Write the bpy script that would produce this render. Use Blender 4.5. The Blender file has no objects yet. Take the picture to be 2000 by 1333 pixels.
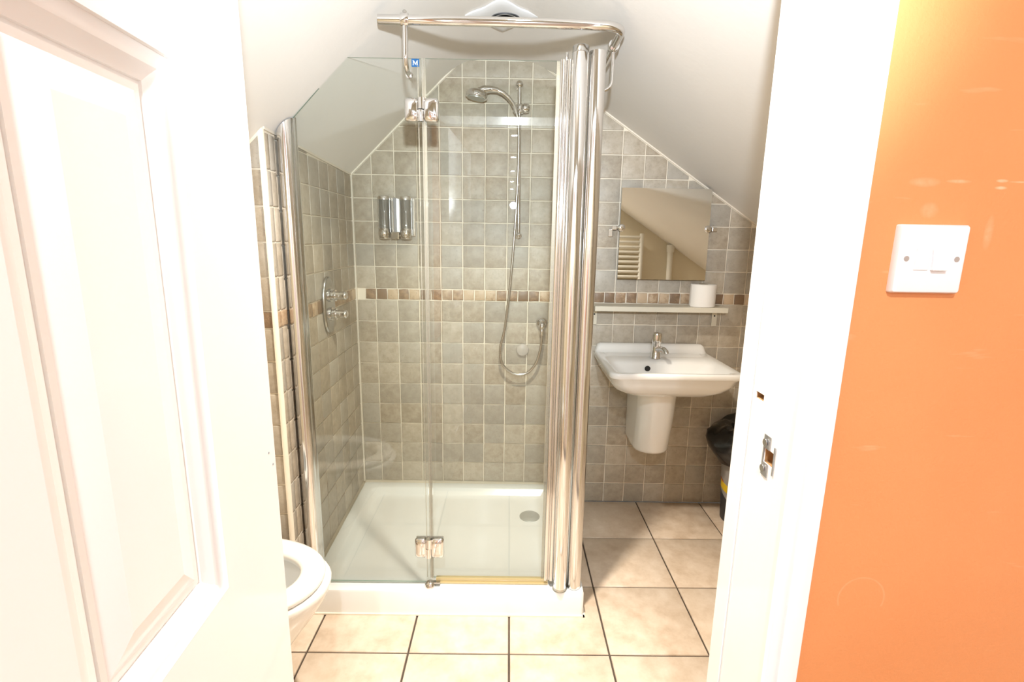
import bpy, math, random
from mathutils import Vector, Matrix
random.seed(7)
S = bpy.context.scene
COL = S.collection
PI = math.pi

# ---------------------------------------------------------------- camera
F_PX, PITCH, ROLL, YAW, CAM_H = 977.3, 0.1992, 0.01682, -0.00813, 1.31742
def make_camera():
    cp, sp = math.cos(PITCH), math.sin(PITCH)
    f, r, u = Vector((0, cp, -sp)), Vector((1, 0, 0)), Vector((0, sp, cp))
    z = Matrix.Rotation(YAW, 3, 'Z')
    f, r, u = z @ f, z @ r, z @ u
    cr, sr = math.cos(ROLL), math.sin(ROLL)
    r2, u2 = cr * r + sr * u, -sr * r + cr * u
    cd = bpy.data.cameras.new('camera')
    cd.sensor_width = 36.0
    cd.lens = 36.0 * F_PX / 2000.0
    cd.clip_start = 0.02
    co = bpy.data.objects.new('camera', cd)
    COL.objects.link(co)
    co.matrix_world = Matrix(((r2.x, u2.x, -f.x, 0), (r2.y, u2.y, -f.y, 0), (r2.z, u2.z, -f.z, CAM_H), (0, 0, 0, 1)))
    S.camera = co
make_camera()

# ---------------------------------------------------------------- world, lights, exposure
w = bpy.data.worlds.new('world'); S.world = w; w.use_nodes = True
w.node_tree.nodes['Background'].inputs[0].default_value = (1, 0.95, 0.88, 1)
w.node_tree.nodes['Background'].inputs[1].default_value = 0.05
vs = S.view_settings
vs.view_transform = 'Standard'; vs.look = 'None'; vs.gamma = 1.0; vs.use_curve_mapping = False
vs.exposure = 0.66
S.cycles.max_bounces = 12; S.cycles.transparent_max_bounces = 24; S.cycles.diffuse_bounces = 6
S.cycles.glossy_bounces = 6; S.cycles.caustics_reflective = False; S.cycles.caustics_refractive = False

FLASH_W, BATH_W, HALL_W = 130.0, 16.5, 19.0
FLASH_C, BATH_C, HALL_C = (0.88, 0.95, 1.0), (1.0, 0.91, 0.78), (0.82, 0.93, 1.0)
def light(name, kind, loc, power, col, size, shape=None):
    l = bpy.data.lights.new(name, kind); l.energy = power; l.color = col
    if kind == 'AREA':
        l.shape = 'DISK'; l.size = size
    else:
        l.shadow_soft_size = size
    o = bpy.data.objects.new(name, l); COL.objects.link(o); o.location = loc
    return o
fl_ = light('camera_flash', 'SPOT', (0.02, -0.03, 1.53), FLASH_W, FLASH_C, 0.020)
fl_.data.spot_size = math.radians(83); fl_.data.spot_blend = 1.0
fl_.rotation_euler = (math.radians(90 + 13), 0, 0)

# ---------------------------------------------------------------- materials
M = {}
def newmat(name):
    m = bpy.data.materials.new(name); m.use_nodes = True
    nt = m.node_tree; nt.nodes.clear()
    out = nt.nodes.new('ShaderNodeOutputMaterial')
    M[name] = m
    return m, nt, out
def N(nt, t, **kw):
    n = nt.nodes.new(t)
    for k, v in kw.items():
        if k.startswith('i_'):
            n.inputs[k[2:].replace('_', ' ')].default_value = v
        else:
            setattr(n, k, v)
    return n
def plain(name, col, rough=0.5, metal=0.0, coat=0.0, spec=0.5, bump=0.0, bscale=200.0, emit=None, vary=0.0, vscale=4.0):
    m, nt, out = newmat(name)
    b = N(nt, 'ShaderNodeBsdfPrincipled')
    b.inputs['Base Color'].default_value = (*col, 1); b.inputs['Roughness'].default_value = rough
    b.inputs['Metallic'].default_value = metal; b.inputs['Coat Weight'].default_value = coat
    b.inputs['Specular IOR Level'].default_value = spec
    if emit:
        b.inputs['Emission Color'].default_value = (*emit[0], 1); b.inputs['Emission Strength'].default_value = emit[1]
    nt.links.new(b.outputs[0], out.inputs[0])
    tc = None
    if bump or vary:
        tc = N(nt, 'ShaderNodeTexCoord')
    if bump:
        n = N(nt, 'ShaderNodeTexNoise'); n.inputs['Scale'].default_value = bscale; n.inputs['Detail'].default_value = 4
        nt.links.new(tc.outputs['Object'], n.inputs['Vector'])
        bp = N(nt, 'ShaderNodeBump'); bp.inputs['Strength'].default_value = bump; bp.inputs['Distance'].default_value = 0.002
        nt.links.new(n.outputs['Fac'], bp.inputs['Height']); nt.links.new(bp.outputs[0], b.inputs['Normal'])
    if vary:
        n = N(nt, 'ShaderNodeTexNoise'); n.inputs['Scale'].default_value = vscale; n.inputs['Detail'].default_value = 5
        nt.links.new(tc.outputs['Object'], n.inputs['Vector'])
        mr = N(nt, 'ShaderNodeMapRange'); mr.inputs['To Min'].default_value = 1 - vary; mr.inputs['To Max'].default_value = 1 + vary
        nt.links.new(n.outputs['Fac'], mr.inputs['Value'])
        mx = N(nt, 'ShaderNodeVectorMath', operation='SCALE'); mx.inputs[0].default_value = col
        nt.links.new(mr.outputs[0], mx.inputs['Scale']); nt.links.new(mx.outputs[0], b.inputs['Base Color'])
    return m
def stone(name, c_dark, c_mid, c_light, rough=0.5, scale=14.0, pit=0.5, bump=0.4, rnd=0.35, pit_col=(0.09, 0.075, 0.06), pit_scale=90.0, alt=None, alt_max=0.6):
    """mottled tile, each object shifted in the noise and in tone"""
    m, nt, out = newmat(name)
    L = nt.links.new
    tc = N(nt, 'ShaderNodeTexCoord'); oi = N(nt, 'ShaderNodeObjectInfo')
    mul = N(nt, 'ShaderNodeMath', operation='MULTIPLY'); mul.inputs[1].default_value = 57.0
    L(oi.outputs['Random'], mul.inputs[0])
    add = N(nt, 'ShaderNodeVectorMath', operation='ADD'); L(tc.outputs['Object'], add.inputs[0]); L(mul.outputs[0], add.inputs[1])
    n1 = N(nt, 'ShaderNodeTexNoise'); n1.inputs['Scale'].default_value = scale; n1.inputs['Detail'].default_value = 7; n1.inputs['Roughness'].default_value = 0.65
    L(add.outputs[0], n1.inputs['Vector'])
    wn = N(nt, 'ShaderNodeTexWhiteNoise', noise_dimensions='1D'); L(oi.outputs['Random'], wn.inputs['W'])
    mr = N(nt, 'ShaderNodeMapRange'); mr.inputs['To Min'].default_value = -rnd / 2; mr.inputs['To Max'].default_value = rnd / 2
    L(wn.outputs['Value'], mr.inputs['Value'])
    s = N(nt, 'ShaderNodeMath', operation='ADD'); L(n1.outputs['Fac'], s.inputs[0]); L(mr.outputs[0], s.inputs[1])
    cr = N(nt, 'ShaderNodeValToRGB'); L(s.outputs[0], cr.inputs['Fac'])
    e = cr.color_ramp.elements; e[0].position = 0.28; e[0].color = (*c_dark, 1); e[1].position = 0.72; e[1].color = (*c_light, 1)
    k = e.new(0.5); k.color = (*c_mid, 1)
    col_out = cr.outputs['Color']
    if alt:
        w2 = N(nt, 'ShaderNodeTexWhiteNoise', noise_dimensions='1D')
        sh_ = N(nt, 'ShaderNodeMath', operation='ADD'); sh_.inputs[1].default_value = 3.7; L(oi.outputs['Random'], sh_.inputs[0]); L(sh_.outputs[0], w2.inputs['W'])
        p3 = N(nt, 'ShaderNodeMath', operation='POWER'); p3.inputs[1].default_value = 1.6; L(w2.outputs['Value'], p3.inputs[0])
        f3 = N(nt, 'ShaderNodeMath', operation='MULTIPLY'); f3.inputs[1].default_value = alt_max; L(p3.outputs[0], f3.inputs[0])
        m3 = N(nt, 'ShaderNodeMix', data_type='RGBA'); L(f3.outputs[0], m3.inputs['Factor']); L(cr.outputs['Color'], m3.inputs['A']); m3.inputs['B'].default_value = (*alt, 1)
        col_out = m3.outputs['Result']
    n2 = N(nt, 'ShaderNodeTexNoise'); n2.inputs['Scale'].default_value = pit_scale; n2.inputs['Detail'].default_value = 5; n2.inputs['Roughness'].default_value = 0.6
    L(add.outputs[0], n2.inputs['Vector'])
    pr = N(nt, 'ShaderNodeMapRange'); pr.inputs['From Min'].default_value = 0.60; pr.inputs['From Max'].default_value = 0.76; pr.inputs['To Max'].default_value = pit
    L(n2.outputs['Fac'], pr.inputs['Value'])
    mix = N(nt, 'ShaderNodeMix', data_type='RGBA'); L(pr.outputs[0], mix.inputs['Factor']); L(col_out, mix.inputs['A']); mix.inputs['B'].default_value = (*pit_col, 1)
    b = N(nt, 'ShaderNodeBsdfPrincipled'); b.inputs['Roughness'].default_value = rough
    L(mix.outputs['Result'], b.inputs['Base Color'])
    sub = N(nt, 'ShaderNodeMath', operation='SUBTRACT'); L(n1.outputs['Fac'], sub.inputs[0]); L(pr.outputs[0], sub.inputs[1])
    bp = N(nt, 'ShaderNodeBump'); bp.inputs['Strength'].default_value = bump; bp.inputs['Distance'].default_value = 0.003
    L(sub.outputs[0], bp.inputs['Height']); L(bp.outputs[0], b.inputs['Normal'])
    L(b.outputs[0], out.inputs[0])
    return m
def glassy(name, tint, gloss=(1, 1, 1), f0=0.05, body=None, body_fac=0.0):
    """clear sheet: transparent plus mirror-like surface reflection by viewing angle"""
    m, nt, out = newmat(name); L = nt.links.new
    tr = N(nt, 'ShaderNodeBsdfTransparent'); tr.inputs[0].default_value = (*tint, 1)
    base = tr
    if body:
        df = N(nt, 'ShaderNodeBsdfPrincipled'); df.inputs['Base Color'].default_value = (*body, 1); df.inputs['Roughness'].default_value = 0.3
        mb = N(nt, 'ShaderNodeMixShader'); mb.inputs[0].default_value = body_fac
        L(tr.outputs[0], mb.inputs[1]); L(df.outputs[0], mb.inputs[2]); base = mb
    gl = N(nt, 'ShaderNodeBsdfGlossy'); gl.inputs['Roughness'].default_value = 0.0; gl.inputs[0].default_value = (*gloss, 1)
    lw = N(nt, 'ShaderNodeLayerWeight'); lw.inputs['Blend'].default_value = 0.5
    pw = N(nt, 'ShaderNodeMath', operation='POWER'); pw.inputs[1].default_value = 5.0; L(lw.outputs['Facing'], pw.inputs[0])
    ma = N(nt, 'ShaderNodeMath', operation='MULTIPLY_ADD'); ma.inputs[1].default_value = 1 - f0; ma.inputs[2].default_value = f0; L(pw.outputs[0], ma.inputs[0])
    mx = N(nt, 'ShaderNodeMixShader'); L(ma.outputs[0], mx.inputs[0]); L(base.outputs[0], mx.inputs[1]); L(gl.outputs[0], mx.inputs[2])
    L(mx.outputs[0], out.inputs[0])
    return m

stone('tile_stone', (0.35, 0.295, 0.225), (0.44, 0.38, 0.30), (0.52, 0.465, 0.385), alt=(0.335, 0.33, 0.31), alt_max=0.5, rough=0.45, scale=34, pit=0.42, rnd=0.30, bump=0.25, pit_scale=130)
stone('border_stone', (0.22, 0.145, 0.09), (0.37, 0.25, 0.155), (0.55, 0.42, 0.29), rough=0.4, scale=38, pit=0.6, rnd=0.75, pit_scale=160, pit_col=(0.06, 0.035, 0.02))
stone('floor_stone', (0.54, 0.415, 0.305), (0.66, 0.54, 0.425), (0.75, 0.64, 0.53), rough=0.30, scale=13, pit=0.12, rnd=0.10, bump=0.12, pit_col=(0.35, 0.22, 0.12), pit_scale=60)
plain('grout_light', (0.84, 0.77, 0.65), 0.8, bump=0.4, bscale=300)
plain('grout_dark', (0.075, 0.055, 0.04), 0.85, vary=0.5, vscale=30)
plain('caulk', (0.78, 0.72, 0.62), 0.5)
plain('ceiling_paint', (0.82, 0.80, 0.77), 0.75, bump=0.25, bscale=40, vary=0.03, vscale=3)
plain('hall_paint', (0.74, 0.73, 0.71), 0.6)
plain('cream_paint', (0.78, 0.70, 0.55), 0.7, bump=0.1, bscale=80)
plain('white_gloss', (0.89, 0.89, 0.885), 0.28, coat=0.3)
plain('white_ceramic', (0.84, 0.83, 0.81), 0.08, coat=0.5)
plain('white_acrylic', (0.80, 0.81, 0.80), 0.16, coat=0.3)
plain('seat_plastic', (0.82, 0.81, 0.79), 0.22)
plain('white_plastic', (0.83, 0.85, 0.87), 0.25)
plain('fan_plastic', (0.80, 0.82, 0.85), 0.35)
plain('grille_grey', (0.22, 0.22, 0.23), 0.5)
plain('shelf_white', (0.66, 0.62, 0.52), 0.5)
plain('chrome', (0.74, 0.735, 0.73), 0.06, metal=1.0)
plain('satin_chrome', (0.72, 0.71, 0.70), 0.22, metal=1.0)
plain('cap_chrome', (0.55, 0.54, 0.52), 0.16, metal=1.0)
plain('post_chrome', (0.78, 0.775, 0.77), 0.11, metal=1.0)
plain('plate_chrome', (0.48, 0.48, 0.47), 0.20, metal=1.0)
plain('rib_grey', (0.30, 0.31, 0.34), 0.35)
plain('frame_silver', (0.84, 0.81, 0.76), 0.12, metal=1.0)
plain('hose_metal', (0.62, 0.60, 0.56), 0.25, metal=1.0)
plain('drain_grey', (0.42, 0.43, 0.40), 0.35, metal=0.4)
plain('mirror_silver', (0.93, 0.93, 0.90), 0.0, metal=1.0)
plain('mirror_edge', (0.25, 0.27, 0.24), 0.3)
plain('black', (0.01, 0.01, 0.01), 0.4)
plain('raw_wood', (0.42, 0.24, 0.10), 0.7, vary=0.2, vscale=60)
plain('worn_steel', (0.5, 0.51, 0.52), 0.35, metal=0.8, vary=0.3, vscale=80)
plain('paper', (0.82, 0.80, 0.77), 0.9, bump=0.3, bscale=90)
plain('card', (0.45, 0.34, 0.22), 0.9)
plain('sticker_blue', (0.004, 0.085, 0.25), 0.35)
plain('print_white', (0.9, 0.9, 0.9), 0.4)
plain('bag_black', (0.006, 0.006, 0.007), 0.22, coat=0.3)
plain('bin_dark', (0.035, 0.035, 0.037), 0.45)
plain('bin_grey', (0.30, 0.29, 0.28), 0.5, vary=0.35, vscale=18)
plain('bin_yellow', (0.75, 0.52, 0.02), 0.5)
plain('bin_red', (0.45, 0.12, 0.05), 0.5)
plain('water', (0.55, 0.68, 0.82), 0.02)
plain('radiator_white', (0.80, 0.77, 0.70), 0.3)
plain('brown_wood', (0.16, 0.085, 0.03), 0.5)
plain('hall_floor', (0.30, 0.22, 0.15), 0.6, vary=0.2, vscale=6)
plain('seal_cream', (0.78, 0.72, 0.60), 0.3)
plain('lamp_glow', (0.9, 0.9, 0.9), 0.4, emit=((1.0, 0.93, 0.84), 12.0))
plain('lamp_glow_warm', (0.9, 0.9, 0.9), 0.4, emit=((1.0, 0.75, 0.45), 12.0))
glassy('glass_clear', (0.95, 0.965, 0.95), f0=0.042)
glassy('glass_edge', (0.45, 0.58, 0.50), f0=0.06, body=(0.35, 0.48, 0.42), body_fac=0.55)
glassy('seal_clear', (0.80, 0.79, 0.74), f0=0.05, body=(0.58, 0.56, 0.50), body_fac=0.22)
glassy('drip_clear', (0.85, 0.76, 0.52), f0=0.06, body=(0.80, 0.66, 0.36), body_fac=0.5)
glassy('disc_clear', (0.9, 0.88, 0.85), f0=0.06, body=(0.8, 0.76, 0.72), body_fac=0.45)
glassy('soap_clear', (0.45, 0.47, 0.46), f0=0.14, body=(0.16, 0.17, 0.17), body_fac=0.55)
def n3s(nt, tc):
    n = N(nt, 'ShaderNodeTexNoise'); n.inputs['Scale'].default_value = 140; n.inputs['Detail'].default_value = 3
    nt.links.new(tc.outputs['Object'], n.inputs['Vector']); return n.outputs['Fac']
def orange_paint():
    m, nt, out = newmat('orange_paint'); L = nt.links.new
    tc = N(nt, 'ShaderNodeTexCoord')
    b = N(nt, 'ShaderNodeBsdfPrincipled'); b.inputs['Roughness'].default_value = 0.5
    n = N(nt, 'ShaderNodeTexNoise'); n.inputs['Scale'].default_value = 3.0; n.inputs['Detail'].default_value = 6; L(tc.outputs['Object'], n.inputs['Vector'])
    r = N(nt, 'ShaderNodeValToRGB'); e = r.color_ramp.elements
    e[0].position = 0.3; e[0].color = (0.73, 0.285, 0.10, 1); e[1].position = 0.7; e[1].color = (0.78, 0.325, 0.122, 1); L(n.outputs['Fac'], r.inputs['Fac'])
    # scuffs: thin, mostly level pale rubs
    mp = N(nt, 'ShaderNodeMapping'); mp.inputs['Scale'].default_value = (9, 9, 60); L(tc.outputs['Object'], mp.inputs['Vector'])
    n2 = N(nt, 'ShaderNodeTexNoise'); n2.inputs['Scale'].default_value = 1.0; n2.inputs['Detail'].default_value = 3; L(mp.outputs[0], n2.inputs['Vector'])
    sr = N(nt, 'ShaderNodeMapRange'); sr.inputs['From Min'].default_value = 0.68; sr.inputs['From Max'].default_value = 0.80; sr.inputs['To Max'].default_value = 0.35; L(n2.outputs['Fac'], sr.inputs['Value'])
    mx = N(nt, 'ShaderNodeMix', data_type='RGBA'); L(sr.outputs[0], mx.inputs['Factor']); L(r.outputs['Color'], mx.inputs['A']); mx.inputs['B'].default_value = (0.93, 0.60, 0.38, 1)
    # worn rub marks above the switch and a faint scratched ring lower down
    sx = N(nt, 'ShaderNodeSeparateXYZ'); L(tc.outputs['Object'], sx.inputs[0])
    def op(o, a, b_=None, c_=None):
        n_ = N(nt, 'ShaderNodeMath', operation=o)
        for i_, v_ in enumerate((a, b_, c_)):
            if v_ is None: continue
            if isinstance(v_, (int, float)): n_.inputs[i_].default_value = v_
            else: L(v_, n_.inputs[i_])
        return n_.outputs[0]
    def blob(cx, cz, rx, rz):
        u = op('DIVIDE', op('SUBTRACT', sx.outputs['X'], cx), rx); v = op('DIVIDE', op('SUBTRACT', sx.outputs['Z'], cz), rz)
        return op('MAXIMUM', op('SUBTRACT', 1.0, op('ADD', op('MULTIPLY', u, u), op('MULTIPLY', v, v))), 0.0)
    tot = None
    for bb, wgt in (((0.486, 1.392, 0.020, 0.006), 0.4), ((0.526, 1.3935, 0.016, 0.0025), 0.6), ((0.577, 1.395, 0.008, 0.0022), 1.2), ((0.577, 1.387, 0.008, 0.0022), 1.2), ((0.600, 1.394, 0.016, 0.0012), 0.7), ((0.497, 1.360, 0.012, 0.010), 0.35), ((0.573, 1.335, 0.006, 0.022), 0.35)):
        t_ = op('MULTIPLY', blob(*bb), wgt); tot = t_ if tot is None else op('ADD', tot, t_)
    du = op('SUBTRACT', sx.outputs['X'], 0.497); dv = op('SUBTRACT', sx.outputs['Z'], 0.836)
    rr = op('SQRT', op('ADD', op('MULTIPLY', du, du), op('MULTIPLY', dv, dv)))
    ringm = op('MAXIMUM', op('SUBTRACT', 1.0, op('DIVIDE', op('ABSOLUTE', op('SUBTRACT', rr, 0.032)), 0.0018)), 0.0)
    tot = op('ADD', tot, op('MULTIPLY', op('MULTIPLY', ringm, 0.28), op('GREATER_THAN', dv, -0.012)))
    tot = op('MINIMUM', op('MULTIPLY', tot, n3s(nt, tc)), 0.6)
    mx2 = N(nt, 'ShaderNodeMix', data_type='RGBA'); L(tot, mx2.inputs['Factor']); L(mx.outputs['Result'], mx2.inputs['A']); mx2.inputs['B'].default_value = (0.95, 0.66, 0.45, 1)
    L(mx2.outputs['Result'], b.inputs['Base Color'])
    n3 = N(nt, 'ShaderNodeTexNoise'); n3.inputs['Scale'].default_value = 260; n3.inputs['Detail'].default_value = 3; L(tc.outputs['Object'], n3.inputs['Vector'])
    bp = N(nt, 'ShaderNodeBump'); bp.inputs['Strength'].default_value = 0.25; bp.inputs['Distance'].default_value = 0.002; L(n3.outputs['Fac'], bp.inputs['Height']); L(bp.outputs[0], b.inputs['Normal'])
    L(b.outputs[0], out.inputs[0])
orange_paint()

# ---------------------------------------------------------------- mesh helpers
class MB:
    def __init__(s): s.v = []; s.f = []; s.mi = []
    def add(s, verts, faces, mi=0):
        o = len(s.v); s.v += [tuple(v) for v in verts]
        for f in faces: s.f.append(tuple(o + i for i in f)); s.mi.append(mi)
        return s
    def box(s, x0, x1, y0, y1, z0, z1, mi=0):
        v = [(x, y, z) for z in (z0, z1) for y in (y0, y1) for x in (x0, x1)]
        return s.add(v, [(0, 2, 3, 1), (4, 5, 7, 6), (0, 1, 5, 4), (2, 6, 7, 3), (0, 4, 6, 2), (1, 3, 7, 5)], mi)
    def loft(s, loops, cap0=True, cap1=True, mi=0, closed=True):
        n = len(loops[0]); o = len(s.v)
        for lp in loops: s.v += [tuple(p) for p in lp]
        for a in range(len(loops) - 1):
            for i in range(n if closed else n - 1):
                j = (i + 1) % n
                s.f.append((o + a * n + i, o + a * n + j, o + (a + 1) * n + j, o + (a + 1) * n + i)); s.mi.append(mi)
        if cap0: s.f.append(tuple(o + i for i in reversed(range(n)))); s.mi.append(mi)
        if cap1: s.f.append(tuple(o + (len(loops) - 1) * n + i for i in range(n))); s.mi.append(mi)
        return s
    def lathe(s, prof, c=(0, 0, 0), axis='Z', seg=28, mi=0):
        """prof: list of (radius, height) along the axis"""
        loops = []
        for r, h in prof:
            lp = []
            for i in range(seg):
                a = 2 * PI * i / seg; x, y = r * math.cos(a), r * math.sin(a)
                p = (x, y, h) if axis == 'Z' else ((h, x, y) if axis == 'X' else (y, h, x))
                lp.append((c[0] + p[0], c[1] + p[1], c[2] + p[2]))
            loops.append(lp)
        return s.loft(loops, mi=mi)
    def tube(s, path, r, seg=14, mi=0, flat=1.0):
        P = [Vector(p) for p in path]; n = len(P)
        rr = r if isinstance(r, (list, tuple)) else [r] * n
        T = []
        for i in range(n):
            t = (P[min(i + 1, n - 1)] - P[max(i - 1, 0)]).normalized(); T.append(t)
        ref = Vector((0, 0, 1)) if abs(T[0].z) < 0.9 else Vector((1, 0, 0))
        u = T[0].cross(ref).normalized(); loops = []
        for i in range(n):
            u = (u - T[i] * u.dot(T[i])).normalized(); v = T[i].cross(u)
            loops.append([P[i] + rr[i] * (math.cos(2 * PI * k / seg) * u + flat * math.sin(2 * PI * k / seg) * v) for k in range(seg)])
        return s.loft(loops, mi=mi)
    def mesh(s, name, mats, smooth=True, angle=40):
        me = bpy.data.meshes.new(name); me.from_pydata(s.v, [], s.f)
        for m in (mats if isinstance(mats, (list, tuple)) else [mats]): me.materials.append(M[m])
        me.polygons.foreach_set('material_index', s.mi)
        if smooth:
            me.polygons.foreach_set('use_smooth', [True] * len(me.polygons))
        me.update()
        import bmesh
        bm = bmesh.new(); bm.from_mesh(me)
        bmesh.ops.recalc_face_normals(bm, faces=bm.faces)
        if smooth:
            ca = math.radians(angle)
            for e in bm.edges:
                if len(e.link_faces) == 2 and e.calc_face_angle(0) > ca: e.smooth = False
        bm.to_mesh(me); bm.free()
        return me
    def build(s, name, mats, parent=None, smooth=True, angle=40, bevel=0.0, bseg=2):
        o = link(name, s.mesh(name, mats, smooth, angle), parent)
        if bevel:
            b = o.modifiers.new('bevel', 'BEVEL'); b.width = bevel; b.segments = bseg; b.limit_method = 'ANGLE'; b.angle_limit = math.radians(40)
            b.harden_normals = False
        return o
def link(name, data, parent=None):
    o = bpy.data.objects.new(name, data); COL.objects.link(o)
    if parent is not None: o.parent = parent
    return o
def thing(name, label, cat, group=None, loc=(0, 0, 0)):
    o = bpy.data.objects.new(name, None); COL.objects.link(o); o.empty_display_size = 0.05
    o['label'] = label; o['category'] = cat
    if group: o['group'] = group
    return o
def tag(o, label, cat, group=None):
    o['label'] = label; o['category'] = cat
    if group: o['group'] = group
    return o
def struct(o, label=None, cat=None):
    o['kind'] = 'structure'
    if label: o['label'] = label
    if cat: o['category'] = cat
    return o
def rrect(x0, x1, y0, y1, z, r, n=6):
    pts = []
    for cx, cy, a0 in ((x1 - r, y1 - r, 0), (x0 + r, y1 - r, 90), (x0 + r, y0 + r, 180), (x1 - r, y0 + r, 270)):
        for k in range(n + 1):
            a = math.radians(a0 + 90 * k / n); pts.append((cx + r * math.cos(a), cy + r * math.sin(a), z))
    return pts
def arc(c, r, a0, a1, n, f):
    return [f(c[0] + r * math.cos(math.radians(a0 + (a1 - a0) * k / n)), c[1] + r * math.sin(math.radians(a0 + (a1 - a0) * k / n))) for k in range(n + 1)]
def clip(poly, a, b, c):
    """keep a*x+b*y<=c"""
    out = []
    for i in range(len(poly)):
        p, q = poly[i], poly[(i + 1) % len(poly)]
        dp, dq = a * p[0] + b * p[1] - c, a * q[0] + b * q[1] - c
        if dp <= 0: out.append(p)
        if dp * dq < 0:
            t = dp / (dp - dq); out.append((p[0] + t * (q[0] - p[0]), p[1] + t * (q[1] - p[1])))
    return out
def area(poly):
    return 0.5 * abs(sum(poly[i][0] * poly[(i + 1) % len(poly)][1] - poly[(i + 1) % len(poly)][0] * poly[i][1] for i in range(len(poly))))
def shrink(poly, d):
    n = len(poly); cx = sum(p[0] for p in poly) / n; cy = sum(p[1] for p in poly) / n; out = []
    for x, y in poly:
        l = math.hypot(x - cx, y - cy) or 1; k = max(0.2, 1 - 1.3 * d / l); out.append((cx + (x - cx) * k, cy + (y - cy) * k))
    return out

# ================================================================ the setting
WY = 2.370            # back wall plane
XL = -0.7227          # shower side wall at the back corner
SH = 0.0259           # its slight skew towards the room
PX = 0.103            # wall tile pitch
X0 = 0.50313
ZB, ZT = 1.030, 1.083 # border band
CEIL = 2.083
def wallx(y): return XL + SH * (WY - y)
def slope_l(x): return 1.600 + 0.967 * (x - XL)
def slope_r(x): return 1.830 - 0.659 * (x - 0.499)
FRONT0, FRONT1 = 0.610, 0.784   # door wall: hall face, bathroom face
XLEFT, XRIGHT = -1.03, 1.75

# floor bed (dark joints) and tiles
fl = struct(MB().box(XLEFT, XRIGHT, FRONT0 + 0.0, WY, -0.06, -0.004).build('floor', 'grout_dark', smooth=False), 'dark jointed bed of the tiled bathroom floor', 'floor')
Q, FX0, FY0 = 0.3271, 0.67282, 2.04439
def tile_mesh(name, w, h, t, inset, mat, wob=0.0, seed=0, lift=0.0):
    rnd = random.Random(seed)
    pts = []
    for ax, ay in ((0, 0), (0.5, 0), (1, 0), (1, 0.5), (1, 1), (0.5, 1), (0, 1), (0, 0.5)):
        pts.append(((ax - 0.5) * w + rnd.uniform(-wob, wob), (ay - 0.5) * h + rnd.uniform(-wob, wob)))
    return poly_tile(name, pts, t, inset, mat)
def poly_tile(name, pts, t, inset, mat):
    sh = shrink(pts, inset); sh2 = shrink(pts, inset * 0.35)
    return MB().loft([[(x, y, 0) for x, y in pts], [(x, y, t * 0.6) for x, y in pts], [(x, y, t * 0.9) for x, y in sh2], [(x, y, t) for x, y in sh]], cap0=False).mesh(name, mat, True, 50)
fcache = {}
for i in range(-6, 4):
    for j in range(-1, 5):
        x0, x1 = FX0 + i * Q, FX0 + (i + 1) * Q
        y0, y1 = FY0 + (-j) * Q, FY0 + (1 - j) * Q
        a0, a1, b0, b1 = max(x0, XLEFT), min(x1, XRIGHT), max(y0, FRONT0), min(y1, WY)
        if a1 - a0 < 0.02 or b1 - b0 < 0.02: continue
        w_, h_ = round(a1 - a0 - 0.006, 4), round(b1 - b0 - 0.006, 4)
        me = fcache.get((w_, h_))
        if me is None:
            me = fcache[(w_, h_)] = tile_mesh('floor_tile', w_, h_, 0.008, 0.002, 'floor_stone')
        if 'under' == ('under' if (a0 > -0.66 and a1 < 0.2 and b0 > 1.62) else ''): continue   # wholly below the shower tray
        o = link('floor_tile', me, fl); o.location = ((a0 + a1) / 2, (b0 + b1) / 2, -0.0075)

# wall tiles ------------------------------------------------------------
TILES = [tile_mesh('tile', PX - 0.0048, PX - 0.0048, 0.0045, 0.0022, 'tile_stone', 0.0008, 100 + k) for k in range(8)]
BORD = [tile_mesh('border_tile', PX / 2 - 0.005, ZT - ZB - 0.006, 0.0045, 0.002, 'border_stone', 0.0012, 200 + k) for k in range(6)]
BACKM = Matrix(((1, 0, 0, 0), (0, 0, -1, 0), (0, 1, 0, 0), (0, 0, 0, 1)))   # tile x->X, y->Z, z->-Y
def place(mesh, name, parent, mat, kind=None):
    o = link(name, mesh, parent); o.matrix_local = mat
    return o
G = 0.0024
def lay(parent, frame, cols, rows, inside, band_cols=None, merge=None, rnd=None):
    """cols, rows: list of (lo, hi); inside: list of half-planes a*x+b*y<=c; frame maps (u,v,n) to the room"""
    rnd = rnd or random.Random(3)
    for (u0, u1) in cols:
        for (v0, v1) in rows:
            p = [(u0 + G, v0 + G), (u1 - G, v0 + G), (u1 - G, v1 - G), (u0 + G, v1 - G)]
            full = area(p)
            for h in inside: p = clip(p, *h) if p else p
            if len(p) < 3 or area(p) < 0.0004: continue
            if merge is not None and merge[0](u0, v0):
                q = [(x, y) for x, y in p]; sh = shrink(q, 0.0035)
                merge[1].loft([[frame @ Vector((x, y, z)) for x, y in pp] for pp, z in ((q, 0), (q, 0.003), (sh, 0.0045))], cap0=False)
                continue
            cx, cy = sum(x for x, y in p) / len(p), sum(y for x, y in p) / len(p)
            std = abs(area(p) - full) < 1e-7 and abs(u1 - u0 - PX) < 2e-3 and abs(v1 - v0 - PX) < 2e-3
            if std:
                m = frame @ Matrix.Translation((cx, cy, rnd.uniform(-0.0008, 0.0008))) @ Matrix.Rotation(rnd.choice((0, 1, 2, 3)) * PI / 2, 4, 'Z')
                place(rnd.choice(TILES), 'tile', parent, m)
            else:
                place(poly_tile('cut_tile', [(x - cx, y - cy) for x, y in p], 0.0045, 0.0026, 'tile_stone'), 'cut_tile', parent, frame @ Matrix.Translation((cx, cy, 0)))
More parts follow.
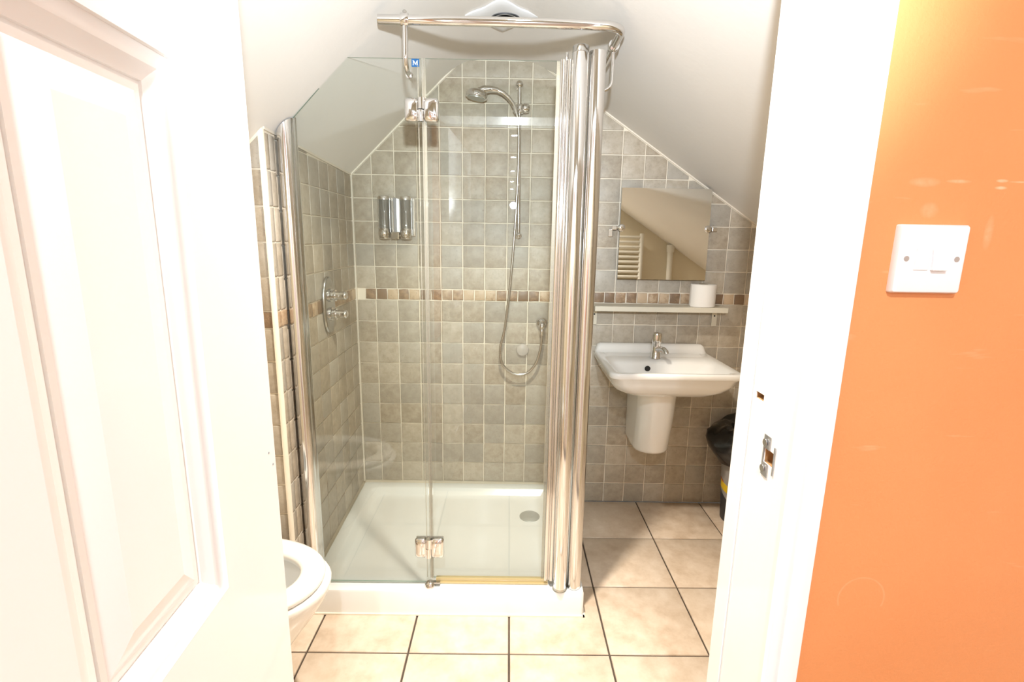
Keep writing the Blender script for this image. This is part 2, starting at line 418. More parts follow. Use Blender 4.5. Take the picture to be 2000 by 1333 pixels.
def lay_border(parent, frame, u0, u1, step, rnd, v=(ZB + ZT) / 2, umax=None):
    u = u0
    while u < u1 - 0.01:
        w_ = min(step, u1 - u)
        if w_ > step - 0.004:
            place(rnd.choice(BORD), 'border_tile', parent, frame @ Matrix.Translation((u + step / 2, v, rnd.uniform(-0.0006, 0.001))) @ Matrix.Rotation(rnd.choice((0, PI)), 4, 'Z'))
        else:
            place(poly_tile('border_tile', [(-w_ / 2 + 0.002, -0.0235), (w_ / 2 - 0.002, -0.0235), (w_ / 2 - 0.002, 0.0235), (-w_ / 2 + 0.002, 0.0235)], 0.0045, 0.002, 'border_stone'), 'border_tile', parent, frame @ Matrix.Translation((u + w_ / 2, v, 0)))
        u += step
# back wall body
wb = struct(MB().box(XLEFT - 0.1, XRIGHT + 0.1, WY + 0.004, WY + 0.14, 0, 2.3).build('wall_back', 'grout_light', smooth=False), 'stone tiled gable wall behind shower and basin', 'wall')
fb = Matrix.Translation((0, WY + 0.0038, 0)) @ BACKM
cols = []
for i in range(-12, 13):
    a, b = max(X0 + i * PX, XL + 0.006), min(X0 + (i + 1) * PX, XRIGHT)
    if b - a > 0.012: cols.append((a, b))
rows_lo = [(ZB - (r + 1) * PX, ZB - r * PX) for r in range(10)]
rows_hi = [(ZT + r * PX, ZT + (r + 1) * PX) for r in range(10)]
E = 0.010
gable = [(-0.967, 1, 1.600 - 0.967 * XL - E * 1.2), (0, 1, CEIL - 0.004), (0.659, 1, 1.830 + 0.659 * 0.499 - E * 1.1)]
far = MB()
def beyond(u, v): return u > 1.19
rb = random.Random(11)
lay(wb, fb, cols, [r for r in rows_lo if r[0] > 0.05], gable, merge=(beyond, far), rnd=rb)
lay(wb, fb, [c for c in cols if c[0] > 0.17], [r for r in rows_lo if r[0] <= 0.05], gable, merge=(beyond, far), rnd=rb)
lay(wb, fb, cols, rows_hi, gable, merge=(beyond, far), rnd=rb)
o = far.build('tile_field', 'tile_stone', wb); o['kind'] = 'stuff'
lay_border(wb, fb, X0 - 11 * PX - 0.048, XRIGHT, PX / 2, random.Random(5))
# pale sealant along the two rakes and the corner
def strip(pts_uv, wdt, frame, d=0.006):
    m = MB()
    for (a, b) in zip(pts_uv[:-1], pts_uv[1:]):
        dx, dy = b[0] - a[0], b[1] - a[1]; l = math.hypot(dx, dy); nx, ny = -dy / l * wdt / 2, dx / l * wdt / 2
        q = [(a[0] + nx, a[1] + ny), (a[0] - nx, a[1] - ny), (b[0] - nx, b[1] - ny), (b[0] + nx, b[1] + ny)]
        m.loft([[frame @ Vector((x, y, z)) for x, y in q] for z in (0, d)])
    return m
strip([(XL, slope_l(XL) - 0.004), (-0.245, slope_l(-0.245) - 0.004)], 0.007, fb).build('sealant', 'caulk', wb, smooth=False)
strip([(0.13, slope_r(0.13) - 0.003), (XRIGHT, slope_r(XRIGHT) - 0.003)], 0.007, fb).build('sealant', 'caulk', wb, smooth=False)

# shower side wall: a block that stands out from the left wall
yE = 1.497
ws_m = MB()
prof = [(XLEFT, slope_l(XLEFT) + 0.02), (XL - 0.006, slope_l(XL) + 0.015)]
b0 = [(XLEFT, WY + 0.003, 0), (XL - 0.0042, WY + 0.003, 0), (wallx(yE) - 0.0042, yE + 0.008, 0), (XLEFT, yE + 0.008, 0)]
b1 = [(x, y, slope_l(x) + 0.012) for x, y, z in b0]
ws = struct(ws_m.loft([b0, b1]).build('wall_shower', 'grout_light', smooth=False), 'stone tiled side wall of the shower beside the toilet', 'wall')
ang = math.atan(SH)
# tile x -> towards the camera, y -> up, normal -> +X
dvec = Vector((math.sin(ang), -math.cos(ang), 0)); nvec = Vector((math.cos(ang), math.sin(ang), 0))
fs = Matrix(((dvec.x, 0, nvec.x, XL - 0.004), (dvec.y, 0, nvec.y, WY), (0, 1, 0, 0), (0, 0, 0, 1)))
PL = 0.1062
scol = [(max(0.005, k * PL - 0.001), min((k + 1) * PL - 0.001, 0.80)) for k in range(8)]
top = [(-0.0, 1, 1.5985)]
def rows_all(off=0.0, zmin=0.0):
    r = [(ZB - (k + 1) * PX + off, ZB - k * PX + off) for k in range(10)] + [(ZT + k * PX + off, ZT + (k + 1) * PX + off) for k in range(6)]
    return [x for x in r if x[1] > zmin + 0.02]
def slope_top(s): return slope_l(wallx(WY - s))
lay(ws, fs, scol, [r for r in rows_all() if r[0] > 0.05], [(-SH * 0.967, 1, 1.600 - 0.010)], rnd=random.Random(21))
lay_border(ws, fs, 0.004, 0.78, 0.0515, random.Random(8))
lay(ws, fs, [(0.796, 0.833), (0.833, 0.862)], rows_all(0.010), [(-SH * 0.967, 1, 1.600 - 0.010)], rnd=random.Random(22))
lay_border(ws, fs, 0.797, 0.862, 0.0345, random.Random(9), v=(ZB + ZT) / 2 + 0.010)
# end face towards the room
fe = Matrix.Translation((0, yE + 0.008, 0)) @ BACKM
lay(ws, fe, [(wallx(yE) - 0.012 - (k + 1) * PX, wallx(yE) - 0.012 - k * PX) for k in range(3)], rows_all(0.010), [(-0.967, 1, 1.600 - 0.967 * XL - 0.012)], rnd=random.Random(23))
lay_border(ws, fe, wallx(yE) - 0.012 - 5 * PX / 2, wallx(yE) - 0.012, PX / 2, random.Random(10), v=(ZB + ZT) / 2 + 0.010)
# rounded corner bead
cx, cy = wallx(yE) - 0.012, yE + 0.012
lp = [(cx, cy)] + [(cx + 0.0115 * math.cos(math.radians(a)), cy + 0.0115 * math.sin(math.radians(a))) for a in range(-95, 6, 10)]
MB().loft([[(x, y, 0.001) for x, y in lp], [(x, y, slope_l(x) - 0.004) for x, y in lp]]).build('corner_bead', 'grout_light', ws, angle=60)
strip([(0.0, 1.596), (0.86, 1.596 + 0.86 * SH * 0.967)], 0.008, fs).build('sealant', 'caulk', ws, smooth=False)
MB().box(XL - 0.004, XL + 0.007, WY - 0.006, WY + 0.004, 0.10, 1.595).build('sealant', 'caulk', ws, smooth=False)

# other bathroom walls
struct(MB().box(XLEFT - 0.1, XLEFT, FRONT1, WY, 0, 1.45).build('wall_left', 'cream_paint', smooth=False), 'low cream wall behind the toilet', 'wall')
struct(MB().box(XRIGHT, XRIGHT + 0.1, FRONT1, WY, 0, 1.1).build('wall_right', 'cream_paint', smooth=False), 'low cream knee wall under the right slope', 'wall')

# ceiling: two slopes and a short flat crown, rounded where they meet
cs = [(XLEFT - 0.1, slope_l(XLEFT - 0.1)), (-0.30, slope_l(-0.30)), (-0.262, 2.040), (-0.225, 2.064), (-0.185, 2.078), (-0.14, CEIL), (0.04, CEIL), (0.085, 2.077), (0.13, 2.060), (0.175, 2.038), (0.215, slope_r(0.215)), (XRIGHT + 0.1, slope_r(XRIGHT + 0.1))]
cm = MB()
lo = [cs + [(x, z + 0.12) for x, z in reversed(cs)]][0]
cm.loft([[(x, FRONT1 - 0.002, z) for x, z in lo], [(x, WY + 0.02, z) for x, z in lo]])
struct(cm.build('ceiling', 'ceiling_paint', angle=50), 'off-white vaulted bathroom ceiling with two slopes', 'ceiling')

# door wall: hall face orange, bathroom face cream; opening lined in white
JL, JR, HEAD = -0.394, 0.379, 1.862
OPL, OPR, OPH = JL - 0.030, JR + 0.030, HEAD + 0.030
HX0, HX1, HY0, HZ = -0.95, 1.45, -8.2, 2.28
def wall_with_opening(name, mat, y0, y1, x0, x1, z1, label):
    m = MB(); m.box(x0, OPL, y0, y1, 0, z1); m.box(OPR, x1, y0, y1, 0, z1); m.box(OPL, OPR, y0, y1, OPH, z1)
    return struct(m.build(name, mat, smooth=False), label, 'wall')
wall_with_opening('wall_front', 'orange_paint', FRONT0, FRONT0 + 0.08, HX0 - 0.1, HX1 + 0.1, HZ + 0.1, 'bright orange painted wall beside the doorway')
wall_with_opening('wall_front_inner', 'cream_paint', FRONT0 + 0.08, FRONT1, XLEFT - 0.1, XRIGHT + 0.1, HZ + 0.1, 'cream bathroom side of the doorway wall')

# hall behind the camera
struct(MB().box(HX0 - 0.1, HX0, HY0, FRONT0, 0, HZ).build('wall_hall_left', 'orange_paint', smooth=False), 'orange side wall of the hallway by the open door', 'wall')
struct(MB().box(HX1, HX1 + 0.1, HY0, FRONT0, 0, HZ).build('wall_hall_right', 'hall_paint', smooth=False), 'off-white side wall of the hallway past the switch', 'wall')
struct(MB().box(HX0, HX1, HY0 - 0.1, HY0, 0, HZ).build('wall_hall_end', 'hall_paint', smooth=False), 'off-white wall at the far end of the hallway', 'wall')
struct(MB().box(HX0, HX1, HY0, FRONT0, HZ, HZ + 0.1).build('ceiling_hall', 'white_gloss', smooth=False), 'flat white hallway ceiling with downlights', 'ceiling')
struct(MB().box(HX0, HX1, HY0, FRONT0, -0.06, 0.0).build('floor_hall', 'hall_floor', smooth=False), 'brown hallway floor outside the bathroom', 'floor')

# door lining with stop, architraves, latch hole and strike plate
tr = struct(bpy.data.objects.new('trim_1', None), 'white painted door frame with empty latch hole and strike plate', 'door frame'); COL.objects.link(tr)
HA = (0.7055, 0.7290, 1.0885, 1.0990)     # upper mortice: y0 y1 z0 z1
HB = (0.6600, 0.6860, 1.0040, 1.0260)     # latch hole
def jamb_right():
    m = MB(); y0, y1 = FRONT0 - 0.002, FRONT1 + 0.002; x0, x1 = JR, OPR
    zs = [0, HB[2], HB[3], HA[2], HA[3], HEAD]
    m.box(x0, x1, y0, y1, zs[0], zs[1]); m.box(x0, x1, y0, y1, zs[2], zs[3]); m.box(x0, x1, y0, y1, zs[4], zs[5])
    for h, za, zb in ((HB, zs[1], zs[2]), (HA, zs[3], zs[4])):
        m.box(x0, x1, y0, h[0], za, zb); m.box(x0, x1, h[1], y1, za, zb)
    return m
jr = jamb_right().build('jamb', 'white_gloss', tr, smooth=False)
for h in (HA, HB):
    MB().box(JR + 0.016, OPR + 0.001, h[0], h[1], h[2], h[3]).build('mortice', 'raw_wood', jr, smooth=False)
    m = MB(); d0, d1 = JR + 0.0015, JR + 0.016; e = 0.0012
    m.box(d0, d1, h[0], h[0] + e, h[2], h[3]); m.box(d0, d1, h[1] - e, h[1], h[2], h[3]); m.box(d0, d1, h[0], h[1], h[2], h[2] + e); m.box(d0, d1, h[0], h[1], h[3] - e, h[3])
    m.build('mortice_side', 'raw_wood', jr, smooth=False)
sp = MB(); ya, yb, za, zb = HB[0] - 0.003, HB[1] + 0.003, HB[2] - 0.020, HB[3] + 0.020
sp.box(JR - 0.0012, JR, ya, HB[0], za + 0.01, zb - 0.01); sp.box(JR - 0.0012, JR, HB[1], yb, za, zb); sp.box(JR - 0.0012, JR, HB[0] + 0.012, HB[1], za, HB[2]); sp.box(JR - 0.0012, JR, HB[0] + 0.012, HB[1], HB[3], zb)
spo = sp.build('strike_plate', 'worn_steel', tr, smooth=False)
MB().lathe([(0.0001, 0), (0.0055, 0.0), (0.0055, 0.0008), (0.003, 0.0022), (0.0001, 0.0016)], (JR - 0.0034, 0.683, 1.0345), 'X').build('screw', 'satin_chrome', spo)
MB().lathe([(0.0001, 0), (0.0055, 0.0), (0.0055, 0.0008), (0.003, 0.0022), (0.0001, 0.0016)], (JR - 0.0034, 0.683, 0.9945), 'X').build('screw', 'satin_chrome', spo)
MB().box(OPL, JL, FRONT0 - 0.002, FRONT1 + 0.002, 0, HEAD).build('jamb', 'white_gloss', tr, smooth=False)
MB().box(OPL, OPR, FRONT0 - 0.002, FRONT1 + 0.002, HEAD, OPH).build('head', 'white_gloss', tr, smooth=False)
# door stop behind the rebate
MB().box(JR - 0.003, JR, 0.728 + 0.012, FRONT1 - 0.004, 0, HEAD - 0.006).build('door_stop', 'white_gloss', tr, smooth=False, bevel=0.002)
MB().box(JL, JL + 0.004, 0.74, FRONT1 - 0.004, 0, HEAD - 0.006).build('door_stop', 'white_gloss', tr, smooth=False, bevel=0.002)
# architrave profile swept up the right, over the head and down the left (hall side)
def casing(x_in, sgn, z1, name):
    prof = [(-0.006, 0), (-0.006, 0.008), (0.000, 0.012), (0.007, 0.012), (0.011, 0.010), (0.018, 0.014), (0.027, 0.0155), (0.0345, 0.015), (0.0358, 0.012), (0.0358, 0)]
    m = MB()
    m.loft([[(x_in + sgn * u, FRONT0 - d, 0) for u, d in prof], [(x_in + sgn * u, FRONT0 - d, z1 + u) for u, d in prof]])
    return m.build(name, 'white_gloss', tr, angle=50)
casing(JR, 1, HEAD, 'architrave'); casing(JL, -1, HEAD, 'architrave')
prof = [(-0.006, 0), (-0.006, 0.008), (0.000, 0.012), (0.007, 0.012), (0.011, 0.010), (0.018, 0.014), (0.027, 0.0155), (0.0345, 0.015), (0.0358, 0.012), (0.0358, 0)]
MB().loft([[(JL - u, FRONT0 - d, HEAD + u) for u, d in prof], [(JR + u, FRONT0 - d, HEAD + u) for u, d in prof]]).build('architrave', 'white_gloss', tr, angle=50)

# panelled door, hinged on the left jamb and swung out into the hall
DW, DT, DH = 0.763, 0.036, 1.848
dr = struct(bpy.data.objects.new('door_1', None), 'white six panel door standing open at the left', 'door'); COL.objects.link(dr)
def dbox(m, a0, a1, z0, z1, t0=-DT, t1=0.0):
    m.box(a0, a1, -t1, -t0, z0, z1); return m
# door local: a = distance from the hinge edge, face normal = -y, z up
ST, PW, MU = 0.144, 0.190, 0.095
zr = [0.006, 0.215, 0.800, 0.948, 1.467, 1.560, 1.735, DH]
for a in (0, DW - ST): dbox(MB(), a, a + ST, zr[0], DH).build('stile', 'white_gloss', dr, smooth=False)
for z0, z1 in ((zr[0], zr[1]), (zr[2], zr[3]), (zr[4], zr[5]), (zr[6], DH)): dbox(MB(), ST, DW - ST, z0, z1).build('rail', 'white_gloss', dr, smooth=False)
for z0, z1 in ((zr[1], zr[2]), (zr[3], zr[4]), (zr[5], zr[6])):
    dbox(MB(), ST + PW, ST + PW + MU, z0, z1).build('muntin', 'white_gloss', dr, smooth=False)
    for a0 in (ST, ST + PW + MU):
        def rl(d, h): return [(a0 + d, h, z0 + d), (a0 + PW - d, h, z0 + d), (a0 + PW - d, h, z1 - d), (a0 + d, h, z1 - d)]
        p = MB().loft([rl(0.0, 0.018), rl(0.030, 0.018), rl(0.030, 0.0125), rl(0.036, 0.0125), rl(0.060, 0.0065)], cap0=False).build('panel', 'white_gloss', dr, angle=12)
        MB().loft([rl(0.0, 0.0), rl(0.0005, 0.004), rl(0.007, 0.0045), rl(0.013, 0.0060), rl(0.019, 0.0095), rl(0.026, 0.0120), rl(0.0265, 0.0145), rl(0.031, 0.0150)], cap0=False, cap1=False).build('moulding', 'white_gloss', p, angle=12)
for a_, z_ in ((0.019, 1.046), (0.009, 1.026)):
    MB().lathe([(0.0001, 0), (0.0014, 0), (0.0010, -0.0006), (0.0001, -0.0007)], (a_, 0, z_), 'Y', 10).build('paint_chip', 'grille_grey', dr)
dbox(MB(), 0.0005, DW - 0.0005, 0.008, DH - 0.002, -DT - 0.003, -0.020).build('back_board', 'white_gloss', dr, smooth=False)
th_ = math.radians(3.82)
# hinge edge at far end; the leaf runs back past the camera
dx, dy = math.sin(th_), -math.cos(th_)
# local x -> (dx,dy), local -y (face) -> towards +X
nx, ny = math.cos(th_), math.sin(th_)
dr.matrix_world = Matrix(((dx, -nx, 0, -0.3045), (dy, -ny, 0, 0.618), (0, 0, 1, 0), (0, 0, 0, 1)))

# ================================================================ shower
# tray ------------------------------------------------------------------
TY0, TX1, TZ = 1.559, 0.284, 0.096
tray = thing('shower_tray', 'low white rectangular shower tray on the tiled floor', 'shower tray')
def skew(lp):
    out = []
    for x, y, z in lp:
        k = max(0.0, min(1.0, (0.1 - x) / 0.8)); out.append((x + k * SH * (WY - y), y, z))
    return out
XT0 = XL + 0.005
def tl(d, z, r): return skew(rrect(XT0 + d, TX1 - d, TY0 + d, WY - 0.005 - d, z, max(r, 0.004)))
MB().loft([tl(0.0, 0.001, 0.012), tl(0.0, 0.088, 0.012), tl(0.003, 0.0945, 0.012), tl(0.009, TZ, 0.012), tl(0.046, TZ, 0.045), tl(0.053, TZ - 0.004, 0.045), tl(0.066, 0.066, 0.05), tl(0.080, 0.058, 0.06), tl(0.10, 0.055, 0.07), tl(0.30, 0.052, 0.05)]).build('tray_body', 'white_acrylic', tray, angle=35)
dn = MB().lathe([(0.0001, 0.0), (0.047, 0.0), (0.047, 0.003), (0.043, 0.006), (0.020, 0.0075), (0.0001, 0.008)], (0.113, 2.125, 0.0535), seg=36).build('drain_cover', 'drain_grey', tray)

MB().box(XT0 + 0.03, TX1 + 0.004, TY0 - 0.006, TY0 + 0.002, 0.0006, 0.006).build('base_sealant', 'caulk', tray, smooth=False)
MB().box(TX1 - 0.002, TX1 + 0.006, TY0 - 0.006, WY - 0.006, 0.0006, 0.006).build('base_sealant', 'caulk', tray, smooth=False)
# enclosure -------------------------------------------------------------
enc = thing('shower_enclosure', 'frameless glass shower enclosure with chrome corner posts', 'shower enclosure')
GY = 1.600
GT = 0.006
def sheet(name, poly, y0, y1):
    """glass cut to a polygon in X,Z; green edges"""
    m = MB(); n = len(poly)
    m.add([(x, y0, z) for x, z in poly] + [(x, y1, z) for x, z in poly], [tuple(range(n)), tuple(range(2 * n - 1, n - 1, -1))], 0)
    m.add([(x, y0, z) for x, z in poly] + [(x, y1, z) for x, z in poly], [(i, (i + 1) % n, n + (i + 1) % n, n + i) for i in range(n)], 1)
    return m.build(name, ['glass_clear', 'glass_edge'], enc, smooth=False)
GTOP = 1.833
gl = sheet('glass_panel', [(-0.652, 0.104), (-0.267, 0.104), (-0.267, GTOP), (-0.486, GTOP), (-0.652, slope_l(-0.652) - 0.004)], GY - GT / 2, GY + GT / 2)
gl['label'] = 'left glass panel cut to the slope'
gr = sheet('glass_door', [(-0.255, 0.122), (0.150, 0.122), (0.150, GTOP + 0.001), (-0.255, GTOP + 0.001)], GY - GT / 2, GY + GT / 2)
gr['label'] = 'right glass door panel'
m = MB(); m.box(0.252 - 0.003, 0.252 + 0.003, 1.61, WY - 0.012, 0.100, 1.84)
sg = m.build('side_panel', 'glass_clear', enc, smooth=False)
# wall profile on the left, cut to the rake
pw = []
for a in range(180, 361, 12):
    pw.append((-0.677 + 0.0255 * math.cos(math.radians(a)), 1.600 + 0.034 * math.sin(math.radians(a))))
pw += [(-0.6475, 1.604), (-0.6475, 1.612), (-0.7035, 1.612)]
MB().loft([[(x, y, 0.100) for x, y in pw], [(x, y, slope_l(x) - 0.006) for x, y in pw]]).build('wall_profile', 'post_chrome', enc, angle=50)
# corner: clamp profile, round post, round corner post
MB().box(0.131, 0.1415, 1.5955, 1.6045, 0.122, 1.8335).build('edge_seal', 'seal_clear', enc, smooth=False)
for x0, x1, yf in ((0.1415, 0.1540, 1.5865), (0.1540, 0.1610, 1.5915), (0.1610, 0.1725, 1.5850)):
    q_ = [(x0, 1.612), (x0, yf + 0.004)] + [((x0 + x1) / 2 + (x1 - x0) / 2 * math.cos(math.radians(a)), yf + 0.005 + 0.005 * math.sin(math.radians(a))) for a in range(195, 346, 15)] + [(x1, yf + 0.004), (x1, 1.612)]
    MB().loft([[(x, y, 0.122) for x, y in q_], [(x, y, 1.836) for x, y in q_]]).build('clamp_profile', 'post_chrome', enc, angle=50)
MB().lathe([(0.0001, 1.828), (0.0045, 1.828), (0.0045, 1.856), (0.003, 1.858), (0.0001, 1.858)], (0.160, 1.600, 0), seg=14).build('pivot_pin', 'satin_chrome', enc)
post = MB().lathe([(0.0001, 0.099), (0.0235, 0.099), (0.0245, 0.101), (0.0245, 1.848), (0.0235, 1.850), (0.0001, 1.850)], (0.1975, 1.580, 0), seg=40).build('round_post', 'post_chrome', enc, angle=50)
MB().lathe([(0.0001, 1.850), (0.0238, 1.850), (0.0238, 1.866), (0.022, 1.8685), (0.0001, 1.869)], (0.1975, 1.580, 0), seg=32).build('post_cap', 'cap_chrome', post, angle=50)
MB().lathe([(0.0001, 0.097), (0.0262, 0.097), (0.0262, 0.104), (0.0248, 0.107), (0.0001, 0.107)], (0.1975, 1.580, 0), seg=32).build('post_base', 'seal_clear', post, angle=50)
pc = []
for a in range(150, 391, 12): pc.append((0.2490 + 0.0255 * math.cos(math.radians(a)), 1.596 + 0.0265 * math.sin(math.radians(a))))
pc += [(0.272, 1.632), (0.230, 1.632)]
MB().loft([[(x, y, 0.098) for x, y in pc], [(x, y, 1.8585) for x, y in pc]]).build('corner_post', 'post_chrome', enc, angle=50)
MB().box(0.236, 0.268, WY - 0.030, WY - 0.006, 0.100, 1.84).build('wall_channel', 'frame_silver', enc, smooth=False, bevel=0.002)
# seals between the panels
MB().box(-0.2655, -0.2530, 1.5935, 1.6015, 0.125, 1.832).build('seal_strip', 'seal_clear', enc, smooth=False)
MB().box(-0.2775, -0.2752, 1.5950, 1.5968, 0.125, 1.815).build('seal_strip', 'seal_clear', enc, smooth=False)
MB().box(-0.2595, -0.2565, 1.5905, 1.5935, 0.125, 1.832).build('seal_lip', 'seal_clear', enc, smooth=False)
ds = MB(); ds.box(-0.245, 0.156, 1.5935, 1.6065, 0.108, 0.124); ds.box(-0.245, 0.156, 1.588, 1.5935, 0.106, 0.110)
ds.build('drip_seal', 'drip_clear', enc, smooth=False)
MB().box(-0.230, 0.160, 1.576, 1.612, TZ, 0.1025).build('threshold_strip', 'white_plastic', enc, smooth=False, bevel=0.002)
# hinges: two domed plates each, interlocking knuckles
def hinge(zc, hh=0.0335):
    hm = MB()
    def leaf(x0, x1, flip):
        loops = []
        for d, dep, r in ((0.0, 0.0, 0.010), (0.0, 0.006, 0.010), (0.002, 0.011, 0.012), (0.007, 0.0145, 0.012), (0.014, 0.016, 0.010)):
            lp = rrect(x0 + d * (0.3 if flip else 1), x1 - d * (1 if flip else 0.3), -hh + d, hh - d, 0, r, 5)
            loops.append([(x, 1.5965 - dep, zc + y) for x, y, _ in lp])
        return MB().loft(loops)
    h = leaf(-0.3175, -0.2765, False).build('hinge', 'chrome', enc, angle=60)
    leaf(-0.2600, -0.2155, True).build('hinge_leaf', 'chrome', h, angle=60)
    MB().lathe([(0.0001, 0.001), (0.0115, 0.001), (0.0115, hh - 0.001), (0.0001, hh - 0.001)], (-0.2665, 1.5895, zc), seg=20).build('knuckle', 'chrome', h, angle=50)
    MB().lathe([(0.0001, -hh + 0.001), (0.0095, -hh + 0.001), (0.0095, -0.001), (0.0001, -0.001)], (-0.2695, 1.5895, zc), seg=20).build('knuckle', 'chrome', h, angle=50)
    MB().box(-0.2810, -0.2600, 1.584, 1.594, zc - hh + 0.001, zc - 0.002).build('link_plate', 'chrome', h, smooth=False, bevel=0.002)
    MB().box(-0.2640, -0.2530, 1.584, 1.594, zc + 0.002, zc + hh - 0.001).build('link_plate', 'chrome', h, smooth=False, bevel=0.002)
    MB().box(-0.3150, -0.2180, 1.6035, 1.612, zc - hh + 0.002, zc + hh - 0.002).build('back_plate', 'satin_chrome', h, smooth=False, bevel=0.003)
    return h
hinge(1.6915); hinge(0.2445, 0.0375)
# pivot shoe under the seal
ft = MB().lathe([(0.0001, 0.0965), (0.020, 0.0965), (0.020, 0.099), (0.017, 0.108), (0.010, 0.1145), (0.0001, 0.116)], (-0.266, 1.588, 0), seg=28).build('pivot_shoe', 'chrome', enc)
MB().box(-0.256, -0.230, 1.582, 1.596, 0.107, 0.113).build('shoe_arm', 'cap_chrome', ft, smooth=False, bevel=0.001)
# blue sticker with a white letter
sk = MB().box(-0.2945, -0.2720, 1.5962, 1.5968, 1.8100, 1.8320).build('sticker', 'sticker_blue', enc, smooth=False)
sk['label'] = 'blue square sticker with white letter M'
lm = MB(); sx, sz, su = -0.2912, 1.8145, 0.0159
def lq(pts): lm.loft([[(sx + su * x, y, sz + su * 0.82 * z) for x, z in pts] for y in (1.5962, 1.5957)])
lq([(0.06, 0), (0.15, 0), (0.20, 1), (0.09, 1)]); lq([(0.10, 1), (0.25, 1), (0.545, 0.22), (0.48, 0.05)]); lq([(0.78, 1), (0.90, 1), (0.52, 0.05), (0.47, 0.20)]); lq([(0.76, 0), (0.90, 0), (0.91, 1), (0.80, 1)])
lq([(-0.02, 0), (0.24, 0), (0.24, 0.07), (-0.02, 0.07)]); lq([(0.68, 0), (1.0, 0), (1.0, 0.07), (0.68, 0.07)]); lq([(0.0, 0.93), (0.24, 0.93), (0.24, 1), (0.0, 1)]); lq([(0.76, 0.93), (1.0, 0.93), (1.0, 1), (0.76, 1)])
lm.build('letter', 'print_white', sk, smooth=False)

# brace rail ------------------------------------------------------------
RY, RZ, RR = 1.530, 1.9085, 0.0127
rail = thing('brace_rail', 'bent chrome brace rail above the shower glass', 'rail')
XB = 0.3085
path = [(-0.3715, RY, RZ), (-0.30, RY, RZ), (0.0, RY, RZ - 0.001), (0.20, RY, RZ - 0.003)] + [(XB - 0.05 + 0.05 * math.sin(math.radians(a)), RY + 0.05 - 0.05 * math.cos(math.radians(a)), RZ - 0.005) for a in range(0, 91, 9)] + [(XB, 1.70, RZ - 0.006), (XB, 2.0, RZ - 0.008), (XB, WY - 0.008, RZ - 0.010)]
MB().tube(path, RR, 22).build('rail_tube', 'chrome', rail, angle=60)
MB().lathe([(0.0001, 0), (0.0250, 0), (0.0250, 0.004), (0.013, 0.009), (0.0125, 0.016), (0.0001, 0.016)], (XB, WY - 0.019, RZ - 0.010), 'Y').build('wall_flange', 'chrome', rail)
def ring(c, axis, name='clamp_ring'):
    return MB().lathe([(RR - 0.0005, -0.011), (RR + 0.0035, -0.011), (RR + 0.0045, -0.009), (RR + 0.0045, 0.009), (RR + 0.0035, 0.011), (RR - 0.0005, 0.011)], c, axis, 24).build(name, 'chrome', rail, angle=45)
BX = -0.2985
r1 = ring((BX, RY, RZ), 'X')
MB().lathe([(0.0001, 0), (0.006, 0), (0.006, 0.006), (0.004, 0.0085), (0.0001, 0.009)], (BX, RY, RZ + RR + 0.003)).build('clamp_stud', 'cap_chrome', r1)
arm = [(BX, RY, RZ - 0.008), (BX, RY, RZ - 0.05), (BX, RY + 0.0, 1.825)] + [(BX - 0.002 * k / 8, RY + 0.035 - 0.035 * math.cos(math.radians(11.25 * k)), 1.822 - 0.035 * math.sin(math.radians(11.25 * k))) for k in range(0, 9)] + [(BX - 0.002, 1.590, 1.787)]
MB().tube(arm, 0.0074, 16).build('support_arm', 'chrome', r1, angle=60)
MB().lathe([(0.0001, 0), (0.0105, 0), (0.0105, 0.006), (0.009, 0.009), (0.0001, 0.009)], (BX - 0.002, 1.588, 1.787), 'Y').build('glass_button', 'cap_chrome', r1)
r2 = ring((XB, 1.672, RZ - 0.006), 'Y')
YB = 1.676
arm2 = [(XB, YB, RZ - 0.014), (XB + 0.001, YB, RZ - 0.06), (XB, YB, 1.815)] + [(XB - 0.028 + 0.028 * math.cos(math.radians(a)), YB, 1.805 - 0.028 * math.sin(math.radians(a))) for a in range(0, 91, 11)] + [(0.262, YB, 1.777)]
MB().tube(arm2, 0.0052, 14).build('support_arm', 'chrome', r2, angle=60)
MB().lathe([(0.0001, 0), (0.010, 0), (0.010, 0.006), (0.008, 0.008), (0.0001, 0.008)], (0.2555, YB, 1.777), 'X').build('glass_button', 'cap_chrome', r2)

# riser rail with slider -----------------------------------------------
rr_ = thing('shower_riser_rail', 'slim chrome riser rail with round end knobs on the shower wall', 'shower rail')
RXX, RYY = 0.036, 2.318
MB().tube([(RXX - 0.0025, RYY, 1.965), (RXX + 0.004, RYY, 1.345)], 0.0085, 16).build('rail_tube', 'chrome', rr_, angle=60)
def knob_end(x, z, name='end_knob', r=0.0165):
    return MB().lathe([(0.0001, 0.0)] + [(r * math.sin(math.radians(a)), r - r * math.cos(math.radians(a))) for a in range(15, 151, 15)] + [(0.010, 0.034), (0.010, 0.052), (0.016, 0.054), (0.016, 0.0585), (0.0001, 0.0585)], (x, 2.3035, z), 'Y', 24).build(name, 'chrome', rr_, angle=50)
knob_end(RXX - 0.003, 1.972); knob_end(RXX + 0.004, 1.339, r=0.013)
sl = MB().lathe([(0.0001, -0.018), (0.015, -0.018), (0.017, -0.012), (0.017, 0.012), (0.015, 0.018), (0.0001, 0.018)], (RXX, RYY - 0.002, 1.873)).build('slider', 'chrome', rr_, angle=50)
MB().lathe([(0.0001, 0.008), (0.010, 0.008), (0.011, 0.014), (0.019, 0.016), (0.020, 0.026), (0.018, 0.038), (0.010, 0.043), (0.0001, 0.0435)], (RXX, RYY - 0.002, 1.876), 'X').build('slider_knob', 'chrome', sl, angle=50)
